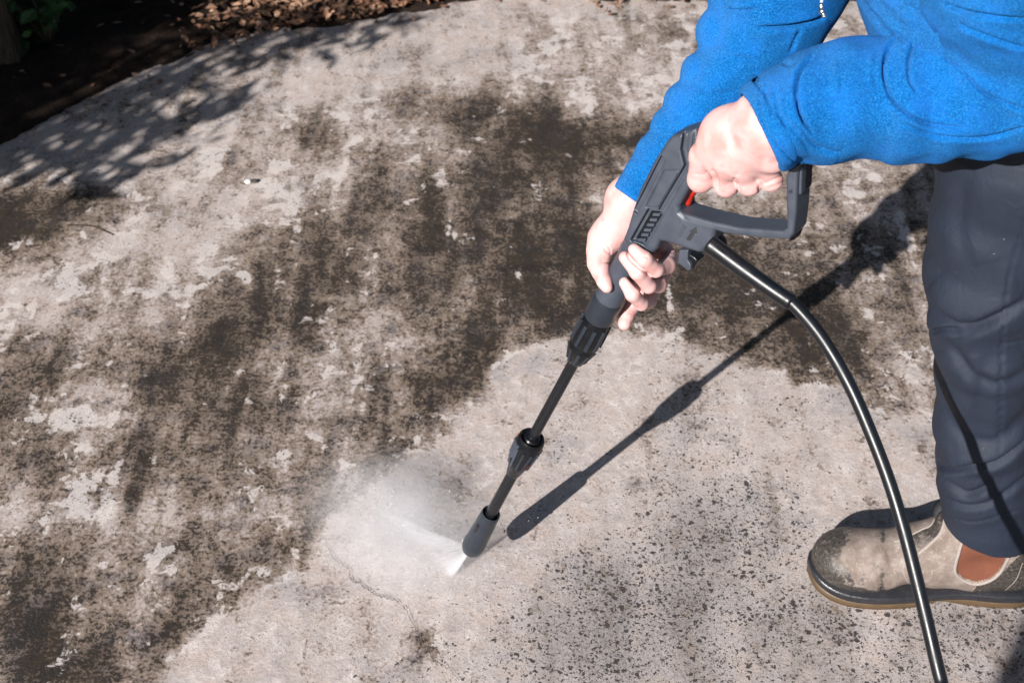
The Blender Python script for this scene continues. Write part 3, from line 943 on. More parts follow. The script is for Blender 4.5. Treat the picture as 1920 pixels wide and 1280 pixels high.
# six ribs in the bay, trigger, latch, rear cap, handle insert
for q in [(1229.5, 403.5), (1224, 413.5), (1218.5, 423), (1213, 432.5), (1208, 441.5), (1202.5, 451)]:
    p = [(q[0] - 6.2, q[1] - 3.4), (q[0] + 7.5, q[1] - 2.6), (q[0] + 6.6, q[1] + 3.0), (q[0] - 7, q[1] + 2.2)]
    gun_part('rib', [slab_prim(uv(p), FW - 0.0045, FW - 0.0002, 0.0005)], 0.0006, M_GUN)
gun_part('trigger', chain([[*gun_uv([(1304, 338)])[0], -0.004], [*gun_uv([(1294, 360)])[0], -0.003], [*gun_uv([(1285, 379)])[0], -0.003], [*gun_uv([(1279, 393)])[0], -0.004]], [0.0052, 0.0050, 0.0046, 0.0042], 0.003), 0.001, M_RED)
lat = [(1274, 468), (1291, 468), (1290, 487), (1296, 496), (1296, 505), (1291, 508), (1271, 492)]
gun_part('latch', [slab_prim(gun_uv(lat, 0.007), 0.000, 0.008, 0.0012)], 0.0007, M_GUN)
gun_part('latch_button', [slab_prim(gun_uv([(1292, 474), (1304, 481), (1310, 488), (1300, 505), (1288, 496)], 0.002), -0.012, 0.004, 0.002)], 0.0007, M_BLK)
gun_part('rear_cap', [slab_prim(gun_uv([(1296, 241), (1304, 236), (1311, 242), (1309, 270), (1299, 275)], 0.0), -0.0195, 0.011, 0.004)], 0.001, M_BLK)
gun_part('handle_insert', [slab_prim(gun_uv([(1493, 300), (1517, 296), (1514, 352), (1505, 368), (1503, 415), (1494, 446), (1484, 449), (1489, 420), (1493, 360)], -0.004), -0.0155, 0.004, 0.003)], 0.001, M_BLK)
gun_part('handle_pad', [slab_prim(gun_uv([(1495, 314), (1505, 312), (1503.5, 364), (1495, 366)], 0.009), 0.000, 0.0105, 0.0015)], 0.0007, M_GUN)
gun_part('hose_boss', [cone([*gun_uv([(1322, 446)])[0], -0.004], [*gun_uv([(1336, 460)])[0], -0.005], 0.0135, 0.0125, 0)], 0.0009, M_BLK)

def gun_text(body, size, px, angle_up, name, depth=0.0003):
    cu = bpy.data.curves.new(name, 'FONT'); cu.body = body; cu.size = size; cu.extrude = depth; cu.align_x = 'CENTER'; cu.align_y = 'CENTER'
    tmp = bpy.data.objects.new(name, cu); COL.objects.link(tmp); bpy.context.view_layer.update()
    me = bpy.data.meshes.new_from_object(tmp.evaluated_get(bpy.context.evaluated_depsgraph_get()))
    bpy.data.objects.remove(tmp)
    o = bpy.data.objects.new(name, me); COL.objects.link(o); me.materials.clear(); me.materials.append(M_TXT)
    xa = AX * math.cos(angle_up) + GB * math.sin(angle_up); ya = np.cross(GC, xa)
    P = gun_at(*px, FW - 0.0002)
    M = Matrix([[xa[i], ya[i], GC[i], P[i]] for i in range(3)] + [[0, 0, 0, 1]])
    for v in me.vertices: v.co = M @ v.co
    adopt(o, gun); return o
M_TXT = m_plastic('moulded_mark', (0.014, 0.015, 0.019), 0.5, 0.1)
gun_text('CLOSE', 0.0058, (1279, 434), 0.0, 'lettering')
gun_part('arrow_mark', [slab_prim(uv([(1286, 449), (1294, 452), (1303, 437), (1307.5, 438), (1306, 425), (1291, 434), (1296, 434.5)]), FW - 0.001, FW + 0.0004, 0.0001)], 0.0004, M_TXT)
gun_text('TE', 0.0042, (1482.5, 360), 0.5, 'moulded_logo')

# lance: turned parts round the axis, with grips and slots standing proud
def turned(profile, sides=40):
    """profile: (photo row, radius in photo pixels) or (s, r) in metres when row is a tuple"""
    pts, rad = [], []
    for py, rp in profile:
        pts.append(GO + AX * axis_s(py)); rad.append(px_r(py, rp))
    P = np.array(pts); ang = np.linspace(0, 2 * math.pi, sides, endpoint=False)
    ring = [P[i] + rad[i] * (np.cos(ang)[:, None] * GB + np.sin(ang)[:, None] * GC) for i in range(len(P))]
    V = np.concatenate(ring); m = len(P)
    i = np.arange(m - 1)[:, None] * sides; j = np.arange(sides)[None]; k = (j + 1) % sides
    return V, np.stack([i + j, i + sides + j, i + sides + k, i + k], -1).reshape(-1, 4)
def turned_part(name, profile, mat, sides=40, label=None, parent=None):
    prof = []
    for i, q in enumerate(profile):                                   # tight double rings keep edges crisp
        prof.append(q)
    V, Q = turned(prof, sides)
    o = new_mesh(name, V, Q, mat, label=label)
    md = o.modifiers.new('edge', 'EDGE_SPLIT'); md.split_angle = math.radians(40)
    if parent is None: adopt(o, gun)
    else: o.parent = parent; o.matrix_parent_inverse = parent.matrix_world.inverted()
    return o
def bar_on(name, py0, py1, r0, r1, ang, width, height, mat, parent):
    """a raised bar along the axis at angle ang round it"""
    rd = GB * math.cos(ang) + GC * math.sin(ang); td = np.cross(AX, rd)
    V = []
    for py, rp in ((py0, r0), (py1, r1)):
        P = GO + AX * axis_s(py); r = px_r(py, rp)
        for (s, hh) in ((-1, -0.002), (1, -0.002), (0.75, height), (-0.75, height)):
            V.append(P + rd * (r + hh) + td * s * width / 2)
    o = new_mesh(name, V, [(0, 1, 2, 3), (7, 6, 5, 4), (0, 4, 5, 1), (1, 5, 6, 2), (2, 6, 7, 3), (3, 7, 4, 0)], mat, smooth=False)
    md = o.modifiers.new('round', 'BEVEL'); md.width = 0.0005; md.segments = 2
    o.parent = parent; o.matrix_parent_inverse = parent.matrix_world.inverted()
    return o
turned_part('front_ring', [(556, 0), (556, 27.5), (560, 29), (566, 29.5), (592, 29.5), (594, 28.5), (594, 0)], M_DARK)
nut = turned_part('collar_nut', [(593, 0), (593, 25), (597, 27), (606, 27.5), (634, 28), (640, 27), (643, 25.5), (646, 27), (652, 26.5), (664, 21), (676, 14.5), (678, 13), (678, 0)], M_BLK, 44)
for k in range(9):
    a = k * 2 * math.pi / 9 + 0.3
    bar_on('grip_rib', 603, 638, 27.5, 28, a, 0.0055, 0.0022, M_DARK, nut)
    bar_on('grip_rib', 649, 673, 26, 16, a + 0.2, 0.0045, 0.0020, M_DARK, nut)
turned_part('lance_tube', [(672, 11.2), (700, 11), (830, 10.2)], M_TUBE, 28)
mid = turned_part('middle_coupling', [(818, 9.5), (819, 15), (821, 17), (823, 15.5), (822, 19), (820, 23.5), (823, 26), (830, 26.5), (838, 25.5), (864, 20.5), (869, 19.5), (871, 18), (884, 14), (888, 12), (889, 10)], M_BLK, 44)
for k in range(11):
    a = k * 2 * math.pi / 11 + 0.1
    bar_on('grip_rib', 834, 866, 25.6, 20.2, a, 0.0040, 0.0022, M_GUN if k in (3, 4) else M_DARK, mid)
bar_on('lock_tab', 829, 851, 26, 24, math.radians(128), 0.014, 0.0025, M_GUN, mid)
bar_on('red_mark', 853, 861, 22.5, 21.5, math.radians(22), 0.0025, 0.0010, M_MARK, mid)
bar_on('red_mark', 826, 832, 26, 26, math.radians(168), 0.002, 0.0010, M_MARK, mid)
turned_part('lower_tube', [(885, 11.2), (940, 11), (985, 11.5), (1000, 12)], M_TUBE, 28)
noz = turned_part('nozzle_cup', [(990, 0), (990, 14.5), (972, 15.2), (962, 15.6), (961, 17.3), (963, 18.2), (966, 18.4), (1000, 20.5), (1012, 21.3), (1016, 22.2), (1020, 22), (1026, 20.5), (1030, 17.5), (1030, 15), (1022, 13), (1020, 0)], M_DARK, 40)
bar_on('cup_slot', 977, 990, 18.9, 19.6, math.radians(108), 0.0062, 0.0004, M_BLK, noz)
bar_on('slot_tongue', 980, 988, 19.0, 19.5, math.radians(106), 0.0026, 0.0010, M_DARK, noz)
for a in (60, 200, 320):
    bar_on('cup_lug', 962, 969, 15.2, 15.2, math.radians(a), 0.003, -0.0006, M_DARK, noz)

# ------------------------------------------------------------------ hose
hose_px = [(1330, 457, 1.405), (1362, 481, 1.399), (1400, 509, 1.393), (1445, 541, 1.386), (1485, 568, 1.379), (1540, 632, 1.369), (1592, 720, 1.360), (1634, 815, 1.354), (1668, 905, 1.348), (1694, 990, 1.343), (1716, 1075, 1.339), (1738, 1165, 1.334), (1763, 1270, 1.328), (1800, 1400, 1.32)]
pts = [at(*q) for q in hose_px]
e = ground_at(1930, 1640, 0.008)
pts += [e + (-0.012, 0.03, 0.10), e, e + (0.16, -0.06, 0), e + (0.36, -0.16, 0), e + (0.9, -0.25, 0), e + (2.0, -0.7, 0)]
for p in pts: p[2] = max(p[2], 0.0078)
hose = empty('hose', pts[0])
tag(hose, 'shiny black hose curving down from the spray gun past the boot', 'hose')
M_HOSE = NT('hose_rubber')
_c = M_HOSE.coord()
M_HOSE = M_HOSE.bsdf((0.005, 0.006, 0.008), M_HOSE.smooth(M_HOSE.noise(50, 4, vec=_c), 0.3, 0.7, 0.31, 0.41), M_HOSE.bump(M_HOSE.noise(700, 2, vec=_c), 0.12, 0.0005), 0.4)
hpth = smooth_path(pts, 260); hpth[:, 2] = np.maximum(hpth[:, 2], 0.0085)
V, Q = tube(hpth, 0.0064, 24)
adopt(new_mesh('hose_line', V, Q, M_HOSE), hose)
sl = smooth_path([at(*q) for q in hose_px[:5]], 50)
rr = np.interp(np.linspace(0, 1, 50), [0, 0.03, 0.05, 0.9, 0.94, 0.97, 1], [0.0092, 0.0098, 0.0094, 0.0080, 0.0081, 0.0083, 0.0072])
V, Q = tube(sl, rr, 26)
adopt(new_mesh('strain_relief', V, Q, m_plastic('sleeve_rubber', (0.004, 0.005, 0.007), 0.34, 0.08, 0.4)), hose)

# ------------------------------------------------------------------ water jet: a fan of spray and the mist it throws up
NZ = axp(1026)
J1 = ground_at(850, 1086, 0.002)
J2 = ground_at(640, 905, 0.006)
def m_spray(kind):
    t = NT('spray_' + kind); c = t.coord('Object')
    sx = t.add('ShaderNodeSeparateXYZ'); t.set(sx.inputs[0], c)
    X, Y, Z = sx.outputs
    r = t.math('SQRT', t.math('ADD', t.math('MULTIPLY', X, X), t.math('MULTIPLY', Y, Y)))
    th = t.math('ARCTAN2', Y, X)
    if kind == 'fan':
        comb = t.add('ShaderNodeCombineXYZ'); t.set(comb.inputs[0], t.math('MULTIPLY', th, 14.0)); t.set(comb.inputs[1], t.math('MULTIPLY', r, 5.0))
        st = t.smooth(t.noise(3.5, 4, 0.6, vec=comb.outputs[0]), 0.36, 0.68)
        core = t.math('EXPONENT', t.math('MULTIPLY', t.math('ABSOLUTE', t.math('SUBTRACT', th, 0.13)), -12.0))
        left = t.math('EXPONENT', t.math('MULTIPLY', t.math('ABSOLUTE', t.math('SUBTRACT', th, FAN_ANG - 0.10)), -9.0))
        fal = t.math('EXPONENT', t.math('MULTIPLY', r, -7.0))
        d = t.math('ADD', t.math('MULTIPLY', core, 2400.0), t.math('MULTIPLY', t.math('ADD', left, 0.42), t.math('MULTIPLY', fal, 330.0)))
        d = t.math('MULTIPLY', d, t.math('ADD', t.math('MULTIPLY', st, 0.8), 0.25))
        edge = t.math('MULTIPLY', t.smooth(th, 0.0, 0.10), t.smooth(th, FAN_ANG, FAN_ANG - 0.25))
        d = t.math('MULTIPLY', d, edge)
        d = t.math('MULTIPLY', d, t.smooth(r, FAN_R, FAN_R * 0.45))
        zn = t.math('DIVIDE', Z, t.math('ADD', t.math('MULTIPLY', r, 0.020), 0.0013))
        d = t.math('MULTIPLY', d, t.math('EXPONENT', t.math('MULTIPLY', t.math('MULTIPLY', zn, zn), -1.0)))
        gp = t.add('ShaderNodeNewGeometry'); gs = t.add('ShaderNodeSeparateXYZ'); t.set(gs.inputs[0], gp.outputs['Position'])
        d = t.math('MULTIPLY', d, t.smooth(gs.outputs[2], 0.001, 0.022))
    else:
        rr = t.vmath('DIVIDE', c, MIST_R); ln = t.add('ShaderNodeVectorMath', operation='LENGTH'); t.set(ln.inputs[0], rr)
        n = t.smooth(t.noise(13, 5, 0.62, vec=c), 0.20, 0.80, 0.45, 1.0)
        d = t.math('MULTIPLY', t.smooth(ln.outputs['Value'], 1.0, 0.0), t.math('MULTIPLY', n, MIST_D))
    v = t.add('ShaderNodeVolumePrincipled')
    v.inputs['Color'].default_value = (0.97, 0.97, 1.0, 1); v.inputs['Anisotropy'].default_value = 0.0
    t.set(v.inputs['Density'], d); t.t.links.new(v.outputs[0], t.out.inputs['Volume'])
    return t.m
e1 = (J1 - NZ); L1 = np.linalg.norm(e1); e1 /= L1
e2 = (J2 - NZ); L2 = np.linalg.norm(e2); nn = np.cross(e1, e2); nn /= np.linalg.norm(nn); ey = np.cross(nn, e1)
FAN_ANG = math.atan2((J2 - NZ) @ ey, (J2 - NZ) @ e1); FAN_R = L2
MIST_R = (0.20, 0.145, 0.045); MIST_D = 19.0
spray = empty('water_spray', NZ)
tag(spray, 'white fan of water spray and mist leaving the lance nozzle', 'water spray')
V = []; n = 16
for s in (-1, 1):
    V.append((0.0, 0.0, s * 0.003))
    for i in range(n + 1):
        a = FAN_ANG * i / n
        d = e1 * math.cos(a) + ey * math.sin(a)
        Lm = min(FAN_R, (0.003 - NZ[2]) / d[2] if d[2] < -1e-6 else FAN_R)
        V.append((Lm * math.cos(a), Lm * math.sin(a), s * (0.003 + 0.045 * Lm)))
m = n + 2
Fc = [(0, i + 2, i + 1) for i in range(n)][:] + [(m, m + i + 1, m + i + 2) for i in range(n)]
Fc += [(i + 1, i + 2, m + i + 2, m + i + 1) for i in range(n)] + [(0, 1, m + 1, m), (0, m, m + n + 1, n + 1)]
fan = new_mesh('spray_fan', V, Fc, m_spray('fan'), smooth=False)
bm = bmesh.new(); bm.from_mesh(fan.data); bmesh.ops.recalc_face_normals(bm, faces=bm.faces); bm.to_mesh(fan.data); bm.free()
fan.matrix_world = Matrix([[e1[i], ey[i], nn[i], NZ[i]] for i in range(3)] + [[0, 0, 0, 1]])
mw = fan.matrix_world.copy(); fan.parent = spray; fan.matrix_parent_inverse = Matrix.Translation(spray.location).inverted(); fan.matrix_world = mw
fan['kind'] = 'stuff'
MC = ground_at(742, 985, 0.028)
V, Q = sdf_mesh([ellipsoid((0, 0, 0), np.array(MIST_R) * 1.0, 0)], 0.012)
ma = math.radians(150)
V[:, 2] = np.maximum(V[:, 2], -0.022)
mist = new_mesh('spray_mist', V, Q, m_spray('mist'))
mist.location = Vector(MC); mist.rotation_euler = (0, 0, math.atan2((J2 - J1)[1], (J2 - J1)[0]))
mist.parent = spray; mist.matrix_parent_inverse = Matrix.Translation(spray.location).inverted()
mist['kind'] = 'stuff'
# flying drops
r = np.random.default_rng(77)
oct_v = np.array([(1, 0, 0), (-1, 0, 0), (0, 1, 0), (0, -1, 0), (0, 0, 1), (0, 0, -1)], float)
oct_f = np.array([(0, 2, 4), (2, 1, 4), (1, 3, 4), (3, 0, 4), (2, 0, 5), (1, 2, 5), (3, 1, 5), (0, 3, 5)])
VV, FF = [], []
for k in range(1500):
    a = FAN_ANG * r.random() ** 1.6; L = L2 * r.random() ** 0.8
    P = NZ + (e1 * math.cos(a) + ey * math.sin(a)) * L + r.normal(size=3) * 0.008
    if k % 3 == 0: P = MC + r.normal(size=3) * [0.09, 0.07, 0.02]
    P[2] = abs(P[2]) + 0.002
    s = 0.00030 * (0.5 + r.random() ** 5 * 2.4)
    VV.append(P + oct_v * s); FF.append(oct_f + 6 * k)
V = np.concatenate(VV); Fc = np.concatenate(FF)
t = NT('water_drop'); mw_ = t.bsdf((0.85, 0.88, 0.92), 0.15, None, 0.5)
dr = adopt(new_mesh('spray_drops', V, [tuple(q) for q in Fc], mw_), spray)
dr['kind'] = 'stuff'

# ------------------------------------------------------------------ the person
FEET = ground_at(1850, 1090)
person = empty('person', FEET)
tag(person, 'person in blue fleece, dark trousers and work boots gripping the spray gun', 'person')

def ga(px, py, w): return gun_at(px, py, w)
def rpx(P, r): return r * ((np.asarray(P) - CAM) @ FWD) / F_PX
def limb(pts, k):
    """chain from (point, radius in photo pixels)"""
    P = [q[0] for q in pts]; R = [rpx(q[0], q[1]) for q in pts]
    return chain(P, R, k)

# --- trigger hand (the person's left): back of the hand up, fingers closed round the handle
LH = []
wrist = [ga(1408, 205, .040), ga(1428, 225, .045), ga(1447, 246, .045), ga(1466, 272, .040)]
mcp = [ga(1318, 292, .026), ga(1352, 308, .031), ga(1394, 312, .031), ga(1438, 308, .026)]
for i in range(4):
    LH += chain([wrist[i], (wrist[i] + mcp[i]) / 2 + GC * 0.003, mcp[i]], [rpx(wrist[i], 29), rpx(mcp[i], 26), rpx(mcp[i], [24, 20, 20, 19][i])], 0.012)
fing = [
    [(mcp[0], 25), (ga(1314, 336, .015), 24), (ga(1309, 341, -.008), 19), (ga(1320, 330, -.024), 15)],
    [(mcp[1], 23), (ga(1362, 346, .020), 22.5), (ga(1360, 340, -.014), 18), (ga(1356, 312, -.022), 15)],
    [(mcp[2], 23), (ga(1405, 344, .020), 22), (ga(1404, 338, -.014), 17.5), (ga(1400, 312, -.022), 14.5)],
    [(mcp[3], 21), (ga(1446, 338, .018), 20), (ga(1448, 334, -.012), 16), (ga(1446, 312, -.020), 13)]]
def finger(pts, k=0.005):
    return limb(pts, k)
th = [(ga(1400, 222, .030), 30), (ga(1350, 240, .012), 24), (ga(1325, 252, -.012), 17), (ga(1345, 262, -.026), 14)]
LH += limb(th, 0.010)
LH += [ellipsoid(ga(1375, 268, .030), (0.036, 0.036, 0.020), 0.012, np.stack([GB, AX, GC], 1))]
LHF = []
for f in fing: LHF += finger(f)
# forearm running up into the sleeve
fore = [(ga(1436, 240, .043), 46), (at(1490, 212, 1.304), 48), (at(1560, 192, 1.302), 46)]
LH += limb(fore, 0.015)
V1, Q1 = sdf_mesh(LH + LHF, 0.0012)
V1 = relax(V1, Q1, 2, 0.4)
V1 = fold(V1, Q1, [([(1332, 318), (1340, 328), (1345, 345), (1343, 357)], 5, 0.0030, 0.0010), ([(1374, 335), (1382, 345), (1386, 362)], 4, 0.0030, 0.0008),
                   ([(1428, 342), (1424, 352), (1426, 362)], 4, 0.0026, 0.0008), ([(1350, 324), (1366, 333), (1380, 336)], 5, 0.0010, 0.0005),
                   ([(1432, 345), (1455, 335), (1472, 325)], 2.5, 0.0016, 0.0006), ([(1436, 354), (1458, 346), (1474, 336)], 2.2, 0.0008, 0.0004),
                   ([(1297, 330), (1308, 326), (1320, 330)], 2.5, 0.0005, 0.0003), ([(1330, 245), (1350, 262), (1360, 285)], 9, 0.0009, 0.0003),
                   ([(1390, 240), (1400, 270), (1405, 300)], 9, 0.0008, 0.0006), ([(1365, 230), (1372, 262), (1376, 292)], 9, 0.0008, 0.0006)])

# --- front hand (the person's right): barrel across the palm, thumb on one side, fingertips over the front
def z3(x, y): return (1090 + x / 4.925, 370 + y / 4.925)
def gz(x, y, w): return ga(*z3(x, y), w)
RHF = []
RHF += finger([(gz(815, 545, -.036), 15), (gz(795, 630, -.014), 15), (gz(690, 668, .0105), 14.2), (gz(585, 570, .0255), 14.6), (gz(487, 482, .0250), 11.4)], 0.003)
RHF += finger([(gz(745, 720, -.038), 15), (gz(715, 805, -.014), 15), (gz(622, 815, .0105), 14.2), (gz(520, 690, .0262), 14.8), (gz(403, 555, .0240), 12)], 0.003)
RHF += finger([(gz(660, 860, -.040), 15), (gz(625, 955, -.014), 14), (gz(555, 980, .0095), 13.2), (gz(472, 895, .0245), 13.4), (gz(402, 790, .0240), 11.2)], 0.003)
RHF += finger([(gz(520, 900, -.042), 15), (gz(455, 1030, -.030), 13.5), (gz(420, 1095, -.021), 13.2), (gz(398, 1165, -.013), 12.6)], 0.003)
RH = []
rw = ga(1177, 372, -.030)
for m, r_ in ((gz(800, 560, -.036), 17), (gz(735, 720, -.038), 18), (gz(650, 860, -.040), 18), (gz(520, 900, -.042), 17)):
    RH += chain([rw, (rw + m) / 2 - GC * 0.002, m], [rpx(rw, 30), rpx(m, 22), rpx(m, r_)], 0.012)
RH += limb([(ga(1172, 384, -.022), 28), (gz(265, 330, -.016), 30), (gz(205, 400, -.010), 26)], 0.012)
RHT = limb([(gz(205, 400, -.010), 29), (gz(165, 500, -.001), 21), (gz(155, 610, .007), 19)], 0.008)
RHT += limb([(gz(155, 610, .007), 19), (gz(178, 690, .013), 15), (gz(212, 775, .0195), 13), (gz(236, 830, .0225), 11)], 0.005)
RH += limb([(rw, 31), (at(1217, 330, 1.512), 30), (at(1275, 258, 1.508), 28)], 0.015)
V2, Q2 = sdf_mesh(RH + RHT + RHF, 0.0011)
V2 = relax(V2, Q2, 2, 0.4)
def zf(*p): return [z3(*q) for q in p]
V2 = fold(V2, Q2, [(zf((205, 470), (240, 505), (275, 525)), 2.2, 0.0016, 0.0007), (zf((190, 600), (235, 603), (270, 612)), 2.2, 0.0013, 0.0008), (zf((230, 430), (262, 480), (275, 530)), 2.0, 0.0009, 0.0005),
                   (zf((425, 500), (440, 560), (500, 620), (590, 690), (680, 740)), 2.2, 0.0018, 0.0004), (zf((395, 700), (450, 760), (520, 840), (560, 880)), 2.2, 0.0016, 0.0004),
                   (zf((560, 560), (590, 545), (620, 560)), 2.0, 0.0010, 0.0005), (zf((500, 690), (540, 660), (570, 660)), 2.0, 0.0010, 0.0005), (zf((455, 900), (490, 870), (520, 880)), 2.0, 0.0010, 0.0005),
                   (zf((430, 1075), (455, 1070), (470, 1075)), 1.8, 0.0006, 0.0003), (zf((780, 500), (840, 505), (890, 500)), 2.0, 0.0010, 0.0005)])

# --- rest of the body: one coarse continuous core under the clothes
def W(*p): return np.array(p, float)
hipL, hipR = at(1975, 215, 1.50), at(2230, 120, 1.66)
kneeL, ankL = at(1862, 545, 1.635), at(1853, 985, 1.86)
kneeR, ankR = W(0.98, 1.47, 0.47), W(1.12, 1.52, 0.10)
pelvis = (hipL + hipR) / 2 + W(0.02, 0, 0.06)
chest = W(0.50, 1.17, 1.20); neck = W(0.36, 1.15, 1.34); head = W(0.25, 1.14, 1.40)
shL, shR = W(0.50, 0.98, 1.16), W(0.42, 1.36, 1.18)
elbL, elbR = at(1915, 135, 1.285), at(1445, -10, 1.47)
CORE = chain([pelvis, (pelvis + chest) / 2, chest], [0.115, 0.11, 0.12], 0.05) + chain([chest, neck, head - W(-0.03, 0, 0.03)], [0.09, 0.052, 0.05], 0.03)
CORE += chain([shL, chest, shR], [0.055, 0.09, 0.055], 0.05)
CORE += chain([shL, elbL, at(1540, 195, 1.303)], [0.046, 0.034, 0.020], 0.02) + chain([shR, elbR, at(1300, 235, 1.506)], [0.046, 0.034, 0.018], 0.02)
CORE += chain([hipL, kneeL, (kneeL * 0.55 + ankL * 0.45), ankL], [0.075, 0.05, 0.046, 0.030], 0.03) + chain([hipR, kneeR, (kneeR * .55 + ankR * .45), ankR], [0.08, 0.055, 0.048, 0.032], 0.03)
fd = W(-0.93, 0.0, -0.37); fu = np.cross(W(0, 1, 0), fd); fu = -fu if fu[2] < 0 else fu
fs = np.cross(fd, fu); HM = np.stack([fd, fs, fu], 1)
def hp(x, y, z): return head + HM @ np.array([x, y, z])
CORE += [ellipsoid(head, (0.098, 0.076, 0.115), 0.02, HM), ellipsoid(hp(0.035, 0, -0.06), (0.06, 0.055, 0.06), 0.03, HM)]
CORE += chain([hp(.095, 0, .01), hp(.118, 0, -.03)], [0.008, 0.013], 0.012)
for s in (-1, 1): CORE += [ellipsoid(hp(0.0, s * 0.077, -0.01), (0.018, 0.008, 0.030), 0.006, HM), ellipsoid(hp(.083, s * .032, .028), (.02, .03, .009), 0.012, HM)]
CORE += chain([hp(.088, -.022, -.066), hp(.096, 0, -.064), hp(.088, .022, -.066)], [.006, .008, .006], .004)
for s in (-1, 1): CORE += [ellipsoid(hp(.092, s * .032, .005), (.012, .017, .010), .006, HM, 's')]
V3, Q3 = sdf_mesh(CORE, 0.006)
V3 = relax(V3, Q3, 2, 0.5)
V, Q = merge([(V1, Q1), (V2, Q2), (V3, Q3)])
def m_skin():
    t = NT('skin'); c = t.coord()
    n = t.noise(45, 3, 0.45, vec=c); f = t.noise(420, 4, 0.65, vec=c)
    vo = t.add('ShaderNodeTexVoronoi'); vo.inputs['Scale'].default_value = 900; t.set(vo.inputs['Vector'], c)
    col = t.ramp(n, [(0.30, (0.46, 0.235, 0.218)), (0.48, (0.54, 0.318, 0.305)), (0.6, (0.565, 0.345, 0.335)), (0.72, (0.48, 0.255, 0.240))])
    h = t.math('ADD', t.math('MULTIPLY', f, 0.7), t.math('MULTIPLY', vo.outputs['Distance'], 0.5))
    return t.bsdf(col, 0.48, t.bump(h, 0.45, 0.0008), 0.4, Subsurface_Weight=0.25, Subsurface_Radius=(0.006, 0.0022, 0.0012), Subsurface_Scale=1.0)
body = adopt(new_mesh('body', V, Q, m_skin()), person)
# eyes, hair (out of the picture, above the frame)
for s in (-1, 1):
    V, Q = sdf_mesh([ellipsoid(hp(.084, s * .032, .004), (.012, .012, .012), 0)], 0.002); adopt(new_mesh('eye', V, Q, m_plain('eye_white', (0.7, 0.68, 0.65), 0.2)), person)
V, Q = sdf_mesh([ellipsoid(hp(-.018, 0, .022), (.098, .086, .108), 0, HM)] + chain([hp(-.07, 0, -.02), hp(-.06, 0, -.08)], [.05, .03], .03) + [plane_cut(hp(.066, 0, .0), -HM @ np.array([-1, 0, -.75]), head - .2, head + .2, .01)], 0.005)
V = V + normals_of(V, Q) * (0.003 * vnoise(V, 4, 180))[:, None]
adopt(new_mesh('hair', V, Q, m_plain('brown_hair', (0.05, 0.03, 0.018), 0.6, 0.5, 120)), person)
# wedding ring
rc, ra_ = ga(1400, 331, .0255), ga(1407, 348, .019) - mcp[2]
ra_ /= np.linalg.norm(ra_); u = np.cross(ra_, GC); u /= np.linalg.norm(u); v = np.cross(ra_, u)
rc = mcp[2] + (ga(1407, 348, .019) - mcp[2]) * 0.93
an = np.linspace(0, 2 * math.pi, 60); rr = rpx(rc, 19.2)
V, Q = tube(rc + rr * (np.cos(an)[:, None] * u + np.sin(an)[:, None] * v), 0.0012, 8, caps=False)
adopt(new_mesh('ring', V, Q, NT('gold').bsdf((0.85, 0.55, 0.22), 0.22, None, 0.5, 1.0)), person)

# --- blue fleece jacket
def m_fleece():
    t = NT('blue_fleece'); c = t.coord()
    a = t.noise(620, 3, 0.7, 0.6, vec=c); b_ = t.noise(1300, 2, 0.6, vec=c); g_ = t.noise(30, 5, 0.6, vec=c)
    mixv = t.math('ADD', t.math('MULTIPLY', a, 0.65), t.math('MULTIPLY', b_, 0.35))
    col = t.ramp(mixv, [(0.38, (0.000, 0.056, 0.21)), (0.5, (0.000, 0.098, 0.325)), (0.61, (0.016, 0.182, 0.48))])
    col = t.mix(t.smooth(g_, 0.4, 0.7, 0, 0.35), col, (0.01, 0.16, 0.60))
    h = t.math('ADD', a, t.math('MULTIPLY', b_, 0.5))
    return t.bsdf(col, 0.95, t.bump(h, 0.85, 0.0026), 0.08, Sheen_Weight=0.12, Sheen_Roughness=0.5, Sheen_Tint=(0.3, 0.6, 1.0, 1.0))
M_FLEECE = m_fleece()
def SP(px, py, d, r): return (at(px, py, d), r)
# torso, hood-less body of the jacket
J = chain([pelvis + W(-.04, -.02, .06), at(1960, -60, 1.30), chest], [0.155, 0.15, 0.155], 0.06)
J += chain([pelvis + W(.01, .01, .10), (pelvis + chest) / 2 + W(0, 0, 0), chest], [0.150, 0.150, 0.150], 0.05)
J += chain([shL, chest, shR], [0.085, 0.13, 0.085], 0.06)
J += chain([neck - W(-.04, 0, .06), neck + W(-.01, 0, .0)], [0.085, 0.068], 0.03)
J += limb([SP(1745, -75, 1.36, 120), SP(1830, 10, 1.40, 110), SP(1980, 90, 1.42, 150)], 0.04)
J += [ellipsoid(head, (.088, .07, .10), 0.004, HM, 's'), cone(neck, head, 0.058, 0.06, 0.004, 's')]
V, Q = sdf_mesh(J, 0.0045)
V = V + normals_of(V, Q) * (0.004 * vnoise(V, 31, 45))[:, None]
V = relax(V, Q, 2, 0.4)
V = fold(V, Q, [([(1610, -8), (1640, 28), (1672, 66)], 3.5, 0.010, 0.003), ([(1640, -4), (1668, 25), (1700, 54)], 3.5, 0.009, 0.003), ([(1695, 15), (1720, 24), (1752, 32)], 3, 0.007, 0.002)])
jacket = adopt(new_mesh('jacket', V, Q, M_FLEECE), person)
def hollow(points, thick):
    return None
